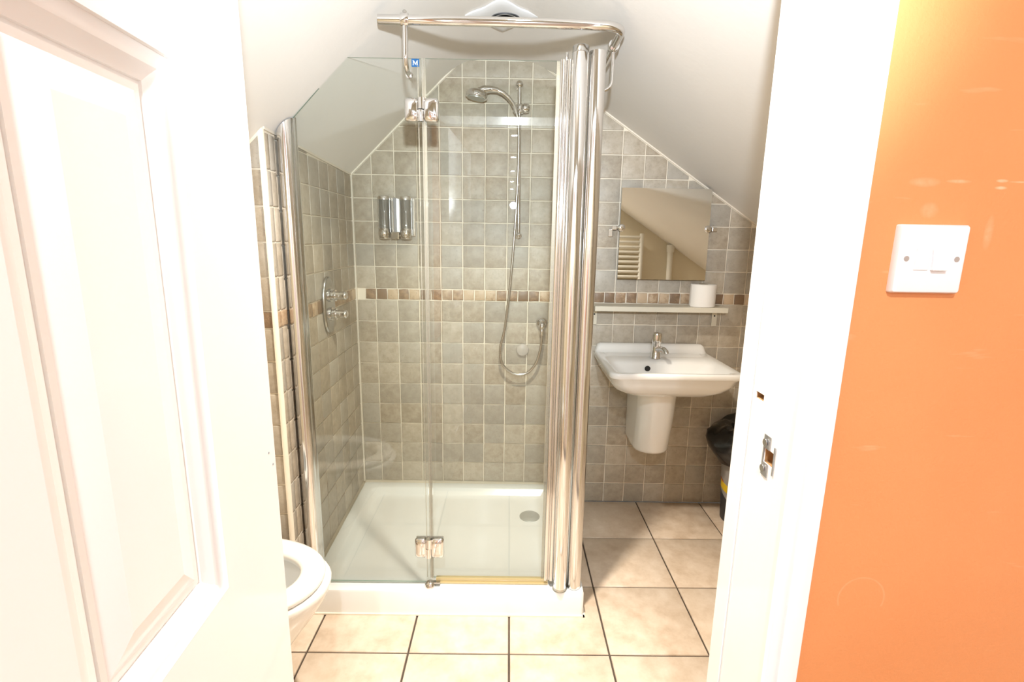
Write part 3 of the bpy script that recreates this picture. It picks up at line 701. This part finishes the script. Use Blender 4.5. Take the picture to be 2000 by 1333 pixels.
MB().tube([(RXX - 0.008, RYY - 0.006, 1.866), (RXX - 0.016, RYY - 0.022, 1.860), (RXX - 0.019, RYY - 0.030, 1.862)], [0.012, 0.0125, 0.012], 16).build('handset_cradle', 'satin_chrome', sl)
# hand shower and hose
hs = thing('hand_shower', 'chrome hand shower with curved handle and long metal hose', 'hand shower')
HY = 2.286
hp = [(0.022, HY, 1.846), (0.016, HY, 1.866), (0.004, HY - 0.002, 1.888), (-0.014, HY - 0.004, 1.909), (-0.036, HY - 0.006, 1.926), (-0.062, HY - 0.008, 1.937), (-0.090, HY - 0.010, 1.940), (-0.115, HY - 0.012, 1.937), (-0.140, HY - 0.014, 1.929)]
MB().tube(hp, [0.0085, 0.0092, 0.0090, 0.0090, 0.0095, 0.0105, 0.013, 0.016, 0.015], 18).build('handle', 'chrome', hs, angle=60)
hd = MB(); hc = Vector((-0.147, HY - 0.014, 1.917)); tilt = Matrix.Rotation(math.radians(10), 3, 'Y')
loops = []
for r, h in ((0.0005, 0.021), (0.020, 0.020), (0.036, 0.013), (0.045, 0.002), (0.0465, -0.006), (0.045, -0.013), (0.042, -0.0145), (0.0005, -0.0165)):
    loops.append([hc + tilt @ Vector((r * math.cos(2 * PI * k / 32), r * math.sin(2 * PI * k / 32), h)) for k in range(32)])
hd.loft(loops).build('head', 'chrome', hs, angle=45)
fp = MB().loft([[hc + tilt @ Vector((r * math.cos(2 * PI * k / 28), r * math.sin(2 * PI * k / 28), h)) for k in range(28)] for r, h in ((0.038, -0.013), (0.037, -0.0185), (0.0005, -0.0195))], cap0=False).build('spray_face', 'drain_grey', hs)
def catmull(P, n):
    P = [Vector(p) for p in P]; P = [P[0] * 2 - P[1]] + P + [P[-1] * 2 - P[-2]]; out = []
    for i in range(1, len(P) - 2):
        for k in range(n):
            t = k / n; a, b, c, d = P[i - 1], P[i], P[i + 1], P[i + 2]
            out.append(0.5 * ((2 * b) + (c - a) * t + (2 * a - 5 * b + 4 * c - d) * t * t + (3 * b - a - 3 * c + d) * t ** 3))
    out.append(P[-2]); return out
hose = [(0.022, 2.286, 1.850), (0.031, 2.289, 1.800), (0.034, 2.294, 1.690), (0.028, 2.298, 1.473), (0.020, 2.30, 1.316), (0.005, 2.306, 1.106), (-0.016, 2.312, 0.914), (-0.036, 2.316, 0.815), (-0.026, 2.318, 0.740), (0.014, 2.318, 0.698), (0.056, 2.318, 0.686), (0.100, 2.318, 0.699), (0.135, 2.316, 0.747), (0.152, 2.314, 0.805), (0.159, 2.310, 0.868), (0.158, 2.308, 0.905)]
hpth = catmull(hose, 16)
MB().tube(hpth, [0.0066 if (k // 1) % 2 else 0.0054 for k in range(len(hpth))], 12).build('hose', 'hose_metal', hs, angle=80)
MB().lathe([(0.0001, 0), (0.0095, 0), (0.0095, 0.030), (0.007, 0.034), (0.0001, 0.034)], (0.158, 2.308, 0.880)).build('hose_nut', 'chrome', hs, angle=50)
# wall outlet
wo = thing('wall_outlet', 'chrome dome wall outlet feeding the shower hose', 'shower outlet')
MB().lathe([(0.0001, 0)] + [(0.027 * math.sin(math.radians(a)), 0.022 - 0.022 * math.cos(math.radians(a))) for a in range(15, 91, 15)] + [(0.0275, 0.030), (0.0001, 0.030)], (0.159, 2.338, 0.932), 'Y', 30).build('escutcheon', 'chrome', wo, angle=50)
MB().tube([(0.159, 2.345, 0.934), (0.159, 2.322, 0.934), (0.1585, 2.312, 0.930), (0.158, 2.308, 0.920), (0.158, 2.308, 0.910)], [0.014, 0.0145, 0.0145, 0.0135, 0.012], 18).build('elbow', 'chrome', wo, angle=60)
# round translucent disc stuck on the tiles
dc = MB().lathe([(0.0001, 0.0), (0.024, 0.001), (0.029, 0.005), (0.031, 0.011), (0.031, 0.013), (0.0001, 0.013)], (0.0705, WY - 0.0175, 0.797), 'Y', 32).build('suction_disc', 'disc_clear')
tag(dc, 'round translucent disc stuck on the tiles inside the hose loop', 'suction disc')
# thermostatic valve on the side wall
tv = thing('shower_valve', 'oval chrome shower valve with two knobs on the side wall', 'shower valve')
vy, vz = 1.955, 1.056
vx = wallx(vy) + 0.0042
def oval(h, d): 
    lp = []
    for k in range(40):
        a = 2 * PI * k / 40; c, s_ = math.cos(a), math.sin(a)
        lp.append((vx + h, vy + (0.058 - d) * math.copysign(abs(c) ** 0.9, c), vz + (0.112 - d) * math.copysign(abs(s_) ** 0.85, s_)))
    return lp
MB().loft([oval(0, 0), oval(0.005, 0), oval(0.009, 0.003), oval(0.011, 0.009), oval(0.0115, 0.03)]).build('cover_plate', 'plate_chrome', tv, angle=50)
for zz, l1 in ((1.094, 0.078), (1.021, 0.076)):
    k = MB().lathe([(0.0001, 0.010), (0.026, 0.010), (0.026, 0.018), (0.019, 0.020), (0.019, 0.028), (0.0225, 0.029), (0.0225, 0.034), (0.0001, 0.034)], (vx, vy - 0.004, zz), 'X', 26).build('knob_base', 'chrome', tv, angle=40)
    MB().lathe([(0.0001, 0.034), (0.0165, 0.034), (0.0165, l1 - 0.010), (0.0155, l1 - 0.004), (0.011, l1), (0.0001, l1 + 0.001)], (vx, vy - 0.004, zz), 'X', 26).build('knob', 'chrome', k, angle=45)
    MB().box(vx + 0.040, vx + 0.052, vy - 0.026, vy - 0.018, zz - 0.005, zz + 0.005).build('stop_button', 'satin_chrome', k, smooth=False, bevel=0.002)
# twin soap dispenser
sd = thing('soap_dispenser', 'twin chrome soap dispenser on the shower back wall', 'soap dispenser')
MB().box(-0.603, -0.432, 2.352, WY - 0.0045, 1.325, 1.500).build('back_plate', 'satin_chrome', sd, smooth=False, bevel=0.004)
MB().box(-0.524, -0.511, 2.322, 2.354, 1.335, 1.494).build('centre_rib', 'rib_grey', sd, smooth=False, bevel=0.003)
MB().box(-0.535, -0.500, 2.312, 2.354, 1.312, 1.346).build('lock_block', 'cap_chrome', sd, smooth=False, bevel=0.004)
for cxx in (-0.5665, -0.4690):
    b = MB().lathe([(0.0001, 1.356), (0.0245, 1.356), (0.0245, 1.492), (0.023, 1.496), (0.0001, 1.497)], (cxx, 2.326, 0), seg=30).build('soap_chamber', 'soap_clear', sd, angle=50)
    MB().lathe([(0.0001, 1.485), (0.0258, 1.485), (0.0258, 1.498), (0.023, 1.502), (0.0001, 1.503)], (cxx, 2.326, 0), seg=30).build('chamber_lid', 'satin_chrome', b, angle=50)
    MB().lathe([(0.0001, 1.312), (0.020, 1.312), (0.0255, 1.318), (0.0262, 1.356), (0.0245, 1.360), (0.0001, 1.360)], (cxx, 2.326, 0), seg=30).build('pump_housing', 'cap_chrome', sd, angle=50)
    MB().lathe([(0.0001, 0), (0.013, 0.0005), (0.0155, 0.003), (0.0155, 0.012), (0.0001, 0.012)], (cxx - 0.001, 2.293, 1.337), 'Y', 24).build('push_button', 'chrome', sd, angle=45)
# fan on the flat ceiling crown
fan = thing('extractor_fan', 'white star shaped extractor fan on the ceiling crown', 'extractor fan')
FCX, FCY = -0.038, 1.925
def star(rad, z, pin):
    lp = []
    for k in range(48):
        a = 2 * PI * k / 48; q = (a % (PI / 2)) - PI / 4      # corners on the axes
        sq = 1 / (abs(math.cos(a)) + abs(math.sin(a)))        # diamond
        lp.append((FCX + rad * sq * (1 - pin * math.cos(2 * q) ** 4 * 0.5) * math.cos(a), FCY + rad * sq * (1 - pin * math.cos(2 * q) ** 4 * 0.5) * math.sin(a), z))
    return lp
MB().loft([star(0.128, CEIL - 0.001, 0.12), star(0.128, CEIL - 0.006, 0.12), star(0.124, CEIL - 0.008, 0.12), star(0.094, CEIL - 0.011, 0.05), star(0.080, CEIL - 0.012, 0.0)]).build('cover', 'fan_plastic', fan, angle=40)
for rad in (0.050, 0.041, 0.032, 0.023, 0.014):
    MB().lathe([(rad, -0.003), (rad - 0.0055, -0.003), (rad - 0.0055, 0), (rad, 0)], (FCX + 0.012, FCY + 0.002, CEIL - 0.0125), seg=32).build('grille_ring', 'fan_plastic', fan, angle=50)
MB().lathe([(0.0001, -0.001), (0.052, -0.001), (0.052, 0.0), (0.0001, 0.0)], (FCX + 0.012, FCY + 0.002, CEIL - 0.0120), seg=32).build('grille_back', 'grille_grey', fan)

# ================================================================ basin corner
BXL, BXR, BYF, BYB, BZ = 0.4125, 0.9560, 1.925, WY - 0.006, 0.800
basin = thing('washbasin', 'white ceramic washbasin hung on the tiled wall under the shelf', 'washbasin')
def bl(x0, x1, y0, y1, z, r): return rrect(x0, x1, y0, y1, z, r, 8)
def bo(d, z, r, back=0.0): return bl(BXL + d, BXR - d, BYF + d * 1.05, BYB - back, z, r)
bm_ = MB()
bm_.loft([bl(0.575, 0.785, 2.115, BYB, 0.668, 0.05), bl(0.535, 0.835, 2.055, BYB, 0.672, 0.07), bl(0.490, 0.880, 1.995, BYB, 0.688, 0.08), bl(0.452, 0.918, 1.958, BYB, 0.714, 0.075), bl(0.430, 0.940, 1.940, BYB, 0.745, 0.06), bl(0.4215, 0.9475, 1.9335, BYB, 0.770, 0.05),
          bl(BXL + 0.003, BXR - 0.003, BYF + 0.003, BYB, 0.776, 0.040), bl(BXL, BXR, BYF, BYB, 0.781, 0.038), bl(BXL, BXR, BYF, BYB, 0.795, 0.038), bl(BXL + 0.003, BXR - 0.003, BYF + 0.003, BYB, 0.800, 0.036), bl(BXL + 0.008, BXR - 0.008, BYF + 0.008, BYB, 0.8015, 0.034),
          bl(BXL + 0.026, BXR - 0.026, BYF + 0.026, 2.262, 0.8000, 0.030), bl(BXL + 0.036, BXR - 0.036, BYF + 0.036, 2.176, 0.7960, 0.035), bl(BXL + 0.046, BXR - 0.046, BYF + 0.045, 2.168, 0.782, 0.045), bl(BXL + 0.070, BXR - 0.070, BYF + 0.075, 2.150, 0.735, 0.07), bl(BXL + 0.120, BXR - 0.120, BYF + 0.110, 2.115, 0.706, 0.07), bl(0.62, 0.75, 2.01, 2.08, 0.698, 0.03)])
bo_ = bm_.build('bowl', 'white_ceramic', basin, angle=75)
# raised back edge, sweeping down at both ends
up = []
for k in range(41):
    u = k / 40; x = BXL + 0.004 + (0.968 - BXL) * 0 + u * (BXR - BXL - 0.008)
    e = min(u, 1 - u) * (BXR - BXL)
    h = 0.0 + 0.042 * (1 - max(0, 1 - e / 0.030) ** 2) ** 0.5
    up.append([(x, BYB + 0.001, 0.796), (x, BYB + 0.001, 0.798 + h), (x, BYB - 0.014, 0.799 + h), (x, BYB - 0.024, 0.797 + h * 0.93), (x, BYB - 0.029, 0.797 + h * 0.60), (x, BYB - 0.035, 0.798 + h * 0.12), (x, BYB - 0.050, 0.7985)])
MB().loft(up).build('back_upstand', 'white_ceramic', basin, angle=75)
MB().lathe([(0.0001, -0.0015), (0.0125, -0.0015), (0.0125, 0.002), (0.0001, 0.002)], (0.6235, 2.1585, 0.7655), 'Y', 24).build('overflow_hole', 'black', basin)
# half pedestal
ped = MB()
def pl(yf, z, hw, xc=0.675): 
    lp = [(xc + hw * 0.98, WY - 0.006, z)]
    for k in range(0, 21):
        a = PI * k / 20; lp.append((xc + hw * math.cos(a), yf + hw * 1.0 - hw * 1.0 * math.sin(a), z))
    lp.append((xc - hw * 0.98, WY - 0.006, z)); return lp
ped.loft([pl(2.150, 0.366, 0.072), pl(2.135, 0.370, 0.079), pl(2.128, 0.382, 0.0815), pl(2.090, 0.55, 0.084), pl(2.078, 0.674, 0.087)])
pe = ped.build('half_pedestal', 'white_ceramic', angle=50)
tag(pe, 'white ceramic half pedestal fixed below the washbasin', 'pedestal')
# tap
tap = thing('basin_tap', 'short chrome mixer tap on the washbasin', 'tap')
TXX, TYY = 0.6745, 2.222
MB().lathe([(0.0001, 0.7985), (0.0225, 0.7985), (0.0225, 0.803), (0.0195, 0.806), (0.0185, 0.868), (0.0195, 0.872), (0.0001, 0.872)], (TXX, TYY, 0), seg=28).build('body', 'chrome', tap, angle=45)
MB().lathe([(0.0001, 0.8725), (0.0215, 0.8725), (0.0222, 0.876), (0.0222, 0.908), (0.0195, 0.917), (0.0001, 0.920)], (TXX, TYY, 0), seg=28).build('cap', 'chrome', tap, angle=45)
MB().tube([(TXX, TYY, 0.838), (TXX + 0.008, TYY - 0.030, 0.848), (TXX + 0.016, TYY - 0.062, 0.852), (TXX + 0.020, TYY - 0.082, 0.846), (TXX + 0.021, TYY - 0.086, 0.838)], [0.013, 0.0125, 0.0115, 0.011, 0.0105], 16).build('spout', 'chrome', tap, angle=50)

# mirror on two pivots ---------------------------------------------------
mi = thing('wall_mirror', 'square frameless mirror on chrome pivots above the shelf', 'mirror')
MX0, MX1, MZ0, MZ1, MY = 0.5005, 0.9070, 1.149, 1.556, 2.325
tlt = math.radians(1.0); zc = (MZ0 + MZ1) / 2
def mp(x, d, z): return (x, MY + d + (z - zc) * math.sin(tlt), z)
q = [(MX0, MZ0), (MX1, MZ0), (MX1, MZ1), (MX0, MZ1)]
mm = MB()
mm.add([mp(x, 0, z) for x, z in q], [(0, 1, 2, 3)], 0)
mm.loft([[mp(x, 0.0002, z) for x, z in q], [mp(x, 0.005, z) for x, z in q]], cap0=False, mi=1)
mm.build('mirror_glass', ['mirror_silver', 'mirror_edge'], mi, smooth=False)
for xk, sg_ in ((MX0, -1), (MX1, 1)):
    zz = 1.380
    c = MB().lathe([(0.0001, 0)] + [(0.0165 * math.sin(math.radians(a)), 0.006 - 0.006 * math.cos(math.radians(a))) for a in range(20, 91, 14)] + [(0.0165, 0.018), (0.0001, 0.018)], (xk - sg_ * 0.007, MY - 0.0085, zz), 'Y', 22).build('pivot_clip', 'chrome', mi, angle=50)
    MB().tube([(xk + sg_ * 0.004, MY + 0.006, zz), (xk + sg_ * 0.016, MY + 0.006, zz)], 0.005, 10).build('pivot_pin', 'chrome', c)
    MB().box(min(xk + sg_ * 0.014, xk + sg_ * 0.036), max(xk + sg_ * 0.014, xk + sg_ * 0.036), MY + 0.000, WY - 0.0045, zz - 0.009, zz + 0.009).build('wall_bracket', 'satin_chrome', c, smooth=False, bevel=0.002)
MB().box(MX0 - 0.046, MX0 - 0.026, MY + 0.028, WY - 0.0045, 1.340, 1.374).build('wall_bracket', 'satin_chrome', mi, smooth=False, bevel=0.002)

# shelf -----------------------------------------------------------------
sh = thing('wall_shelf', 'narrow white painted wall shelf between mirror and basin', 'shelf')
MB().box(0.3925, 0.9985, 2.250, WY - 0.0045, 1.007, 1.030).build('board', 'shelf_white', sh, smooth=False, bevel=0.0015)
for x0 in (0.398, 0.972):
    bk = MB(); bk.box(x0, x0 + 0.024, WY - 0.009, WY - 0.0045, 0.928, 1.007); bk.box(x0, x0 + 0.024, 2.275, WY - 0.005, 1.003, 1.007)
    b = bk.build('bracket', 'shelf_white', sh, smooth=False)
    MB().lathe([(0.0001, 0), (0.004, 0), (0.004, 0.001), (0.0001, 0.001)], (x0 + 0.012, WY - 0.0102, 0.978), 'Y', 12).build('screw', 'black', b)
# toilet roll
tp = thing('toilet_roll', 'white toilet roll standing on the wall shelf', 'toilet roll')
TC = (0.8975, 2.308)
seg = 40; tm = MB(); lps = []
for r, z in ((0.0205, 1.0305), (0.055, 1.0305), (0.0575, 1.0325), (0.0575, 1.131), (0.055, 1.133), (0.0205, 1.133)):
    lps.append([(TC[0] + r * math.cos(2 * PI * k / seg), TC[1] + r * math.sin(2 * PI * k / seg), z) for k in range(seg)])
tm.loft(lps + [lps[0]], False, False).build('paper_roll', 'paper', tp, angle=45)
MB().lathe([(0.0200, 1.0305), (0.0205, 1.0305), (0.0205, 1.133), (0.0185, 1.133)], (TC[0], TC[1], 0), seg=24).build('core', 'card', tp, angle=45)
sheet_p = []
for k in range(9):
    a = math.radians(196 + 6 * k); r = 0.0582 + 0.0010 * (8 - k) / 2
    sheet_p.append((TC[0] + r * math.cos(a), TC[1] + r * math.sin(a)))
MB().loft([[(x, y, 1.031) for x, y in sheet_p] + [(x * 0.999 + TC[0] * 0.001, y * 0.999 + TC[1] * 0.001, 1.031) for x, y in reversed(sheet_p)], [(x, y, 1.132) for x, y in sheet_p] + [(x * 0.999 + TC[0] * 0.001, y * 0.999 + TC[1] * 0.001, 1.132) for x, y in reversed(sheet_p)]]).build('loose_sheet', 'paper', tp, angle=45)

# waste bin and liner ---------------------------------------------------
wbn = thing('waste_bin', 'grey waste bin with dark base in the corner behind the door frame', 'waste bin')
bcx, bcy = 1.150, 2.215
def ring_(r, z, n=40): return [(bcx + r * math.cos(2 * PI * k / n), bcy + r * math.sin(2 * PI * k / n), z) for k in range(n)]
MB().loft([ring_(0.094, 0.001), ring_(0.098, 0.004), ring_(0.118, 0.36), ring_(0.120, 0.362), ring_(0.120, 0.372), ring_(0.116, 0.372), ring_(0.094, 0.01)], True, True).build('bin_body', 'bin_dark', wbn, angle=40)
def rad(z): return 0.098 + (z - 0.004) * 0.020 / 0.356
def wrap(name, mat, a0, a1, zlo, zhi, n=20, off=0.0008, par=None):
    L0, L1 = [], []
    m = MB()
    inner = [[], []]; outer = [[], []]
    for k in range(n + 1):
        a = math.radians(a0 + (a1 - a0) * k / n)
        for t, zf in ((0, zlo), (1, zhi)):
            z = zf(math.degrees(a)) if callable(zf) else zf
            for lst, rr in ((inner, rad(z) + 0.0001), (outer, rad(z) + off)): lst[t].append((bcx + rr * math.cos(a), bcy + rr * math.sin(a), z))
    m.loft([outer[0] + inner[0][::-1], outer[1] + inner[1][::-1]])
    return m.build(name, mat, par or wbn, angle=50)
lb = wrap('label_band', 'bin_grey', 150, 330, lambda a: max(0.095, 0.170 - 0.0010 * (a - 150)), 0.345)
wrap('yellow_mark', 'bin_yellow', 167, 200, lambda a: 0.168 - 0.0004 * (a - 167), lambda a: 0.205 - 0.0004 * (a - 167), off=0.0018, par=lb)
wrap('red_mark', 'bin_red', 165, 185, lambda a: 0.206 - 0.0004 * (a - 165), lambda a: 0.213 - 0.0004 * (a - 165), off=0.0018, par=lb)
bag = MB(); lps = []
rb_ = random.Random(4); ph = [rb_.uniform(0, 6.28) for _ in range(12)]
for j, (r, z) in enumerate(((0.121, 0.300), (0.136, 0.302), (0.158, 0.330), (0.178, 0.372), (0.190, 0.412), (0.188, 0.446), (0.172, 0.468), (0.148, 0.482), (0.118, 0.488), (0.090, 0.470), (0.072, 0.430), (0.060, 0.380), (0.001, 0.370))):
    lp = []
    for k in range(72):
        a = 2 * PI * k / 72
        wv = 0.0
        for q_ in range(6): wv += math.sin((q_ * 2 + 3) * a + ph[q_] + j * (0.35 * ph[q_ + 6] - 0.9)) / (q_ + 2)
        amp = 0.0 if r < 0.01 else (0.004 if j < 2 else 0.010)
        lean = 0.012 * math.cos(a - 3.4) if 3 <= j <= 8 else 0
        rr = r + amp * wv + lean
        lp.append((bcx + rr * math.cos(a), bcy + min(rr, 0.2) * 0.80 * math.sin(a) - 0.012, z + (0.012 * wv if j > 1 else 0.006 * wv) + (0.022 * max(0, math.sin(a * 1.0 + 0.5)) if 5 <= j <= 9 else 0)))
    lps.append(lp)
bag.loft(lps, cap0=False)
bg = bag.build('bin_liner', 'bag_black', angle=35)
tag(bg, 'shiny black bin liner folded over the rim of the waste bin', 'bin liner')

# ================================================================ toilet
wc = thing('toilet', 'white toilet with open oval seat beside the shower tray', 'toilet')
TYC = 1.195
def egg(xb, xt, hw, z, n=48, fw=1.0, yc=TYC):
    """oval with a fuller back; xb back, xt tip"""
    lp = []; xm = xb + (xt - xb) * 0.46
    for k in range(n):
        a = 2 * PI * k / n; c, s_ = math.cos(a), math.sin(a)
        if c >= 0: lp.append((xm + (xt - xm) * c, yc + hw * math.copysign(abs(s_) ** 0.93, s_), z))
        else: lp.append((xm + (xm - xb) * math.copysign(abs(c) ** 0.6, c), yc + hw * math.copysign(abs(s_) ** 0.80, s_), z))
    return lp
XW = XLEFT + 0.001
bowl = MB()
bowl.loft([egg(XW, -0.700, 0.098, 0.075), egg(XW, -0.680, 0.108, 0.080), egg(XW, -0.655, 0.118, 0.110), egg(XW, -0.600, 0.138, 0.190), egg(XW, -0.545, 0.160, 0.270), egg(XW, -0.500, 0.177, 0.335), egg(XW, -0.482, 0.184, 0.365), egg(XW, -0.4755, 0.187, 0.385), egg(XW, -0.474, 0.187, 0.396), egg(XW + 0.002, -0.478, 0.184, 0.4015),
           egg(-0.955, -0.520, 0.142, 0.4015), egg(-0.950, -0.526, 0.137, 0.392), egg(-0.945, -0.535, 0.132, 0.36), egg(-0.92, -0.565, 0.115, 0.30), egg(-0.86, -0.62, 0.08, 0.23), egg(-0.80, -0.68, 0.045, 0.20)])
bowl.build('bowl', 'white_ceramic', wc, angle=60)
MB().loft([egg(-0.90, -0.583, 0.104, 0.262), egg(-0.90, -0.583, 0.104, 0.2635)]).build('water', 'water', wc)
seat = MB()
o1 = lambda d, z: egg(-0.985 + d, -0.490 - d, 0.183 - d, z)
i1 = lambda d, z: egg(-0.865 - d, -0.556 + d, 0.108 + d, z)
sl_ = [o1(0.004, 0.404), o1(0.0, 0.408), o1(0.0, 0.416), o1(0.004, 0.422), o1(0.014, 0.4255), o1(0.035, 0.427), i1(0.012, 0.4255), i1(0.004, 0.421), i1(0.0, 0.414), i1(0.002, 0.404)]
seat.loft(sl_ + [sl_[0]], False, False).build('seat', 'seat_plastic', wc, angle=60)

# ================================================================ hall side
sw = thing('light_switch', 'white two gang light switch on the orange wall', 'light switch')
SXC, SZC = 0.5025, 1.303
def swl(d, y): return [(x, y, z) for x, z, _ in rrect(SXC - 0.0415 + d, SXC + 0.0415 - d, SZC - 0.0405 + d, SZC + 0.0405 - d, 0, 0.0025, 3)]
MB().loft([swl(0, FRONT0), swl(0, FRONT0 - 0.0055), swl(0.0015, FRONT0 - 0.0085), swl(0.004, FRONT0 - 0.0095)]).build('switch_plate', 'white_plastic', sw, angle=35)
for k, (xx, up_) in enumerate(((SXC - 0.0115, True), (SXC + 0.0090, False))):
    y = FRONT0 - 0.0093; hw, hh = 0.0088, 0.0130
    d0, d1 = (0.0050, 0.0012) if not up_ else (0.0012, 0.0048)
    MB().loft([[(xx - hw, y + 0.002, SZC - hh), (xx + hw, y + 0.002, SZC - hh), (xx + hw, y + 0.002, SZC + hh), (xx - hw, y + 0.002, SZC + hh)], [(xx - hw, y - d0, SZC - hh), (xx + hw, y - d0, SZC - hh), (xx + hw, y - d1, SZC + hh), (xx - hw, y - d1, SZC + hh)]]).build('rocker', 'white_plastic', sw, smooth=False, bevel=0.0008)
for xx in (SXC - 0.0302, SXC + 0.0302):
    MB().lathe([(0.0001, 0.0), (0.0032, 0.0), (0.0032, 0.0006), (0.0001, 0.0006)], (xx, FRONT0 - 0.0099, SZC + 0.0005), 'Y', 14).build('screw_recess', 'cap_chrome', sw)

# downlights along the hall ceiling and one inside the bathroom
def downlight(x, y, z, label, cat, power, col, glow, group=None, size=0.05, spread=180):
    t = thing('downlight', label, cat, group)
    MB().lathe([(0.030, 0.0), (0.043, 0.0), (0.043, -0.003), (0.040, -0.006), (0.031, -0.006)], (x, y, z), seg=28).build('trim_ring', 'satin_chrome', t, angle=45)
    MB().lathe([(0.0001, 0.0), (0.031, 0.0), (0.031, -0.003), (0.0001, -0.003)], (x, y, z), seg=24).build('lens', glow, t, angle=45)
    l = light('downlight_lamp', 'AREA', (x, y, z - 0.008), power, col, size)
    l.data.spread = math.radians(spread)
    return t
for k, y in enumerate((-0.50, -1.75, -2.99, -4.22, -5.50, -6.75)):
    downlight(0.03, y, HZ, ['downlight nearest the doorway in the hallway ceiling', 'second hallway downlight from the doorway', 'third hallway downlight from the doorway', 'fourth hallway downlight from the doorway', 'fifth hallway downlight from the doorway', 'farthest hallway downlight from the doorway'][k], 'downlight', HALL_W, HALL_C, 'lamp_glow', 'downlights along the hallway ceiling')
downlight(0.02, 1.252, CEIL, 'warm downlight in the bathroom ceiling just inside the door', 'downlight', BATH_W, BATH_C, 'lamp_glow_warm', size=0.07, spread=120)

# things seen only in the mirror: towel radiator and pipe on the inner door wall
rad_ = thing('towel_radiator', 'white ladder towel radiator reflected in the mirror', 'radiator')
for x in (0.545, 0.985):
    MB().tube([(x, 0.850, 0.62), (x, 0.850, 1.432)], 0.017, 18).build('post', 'radiator_white', rad_, angle=60)
    for z in (0.70, 1.36): MB().tube([(x, 0.850, z), (x, FRONT1 + 0.001, z)], 0.010, 12).build('wall_stay', 'radiator_white', rad_, angle=60)
z = 1.405
k = 0
while z > 0.64:
    MB().tube([(0.545, 0.852, z), (0.985, 0.852, z)], 0.0105, 12).build('bar', 'radiator_white', rad_, angle=60)
    z -= 0.0365; k += 1
pp = thing('boxed_pipe', 'pale upright pipe with a cap reflected in the mirror', 'pipe')
MB().tube([(1.225, 0.815, 0.0), (1.215, 0.815, 1.31)], 0.021, 16).build('pipe', 'radiator_white', pp, angle=60)
MB().lathe([(0.0001, 1.30), (0.026, 1.30), (0.030, 1.34), (0.028, 1.355), (0.0001, 1.355)], (1.215, 0.817, 0), seg=20).build('pipe_cap', 'radiator_white', pp, angle=50)
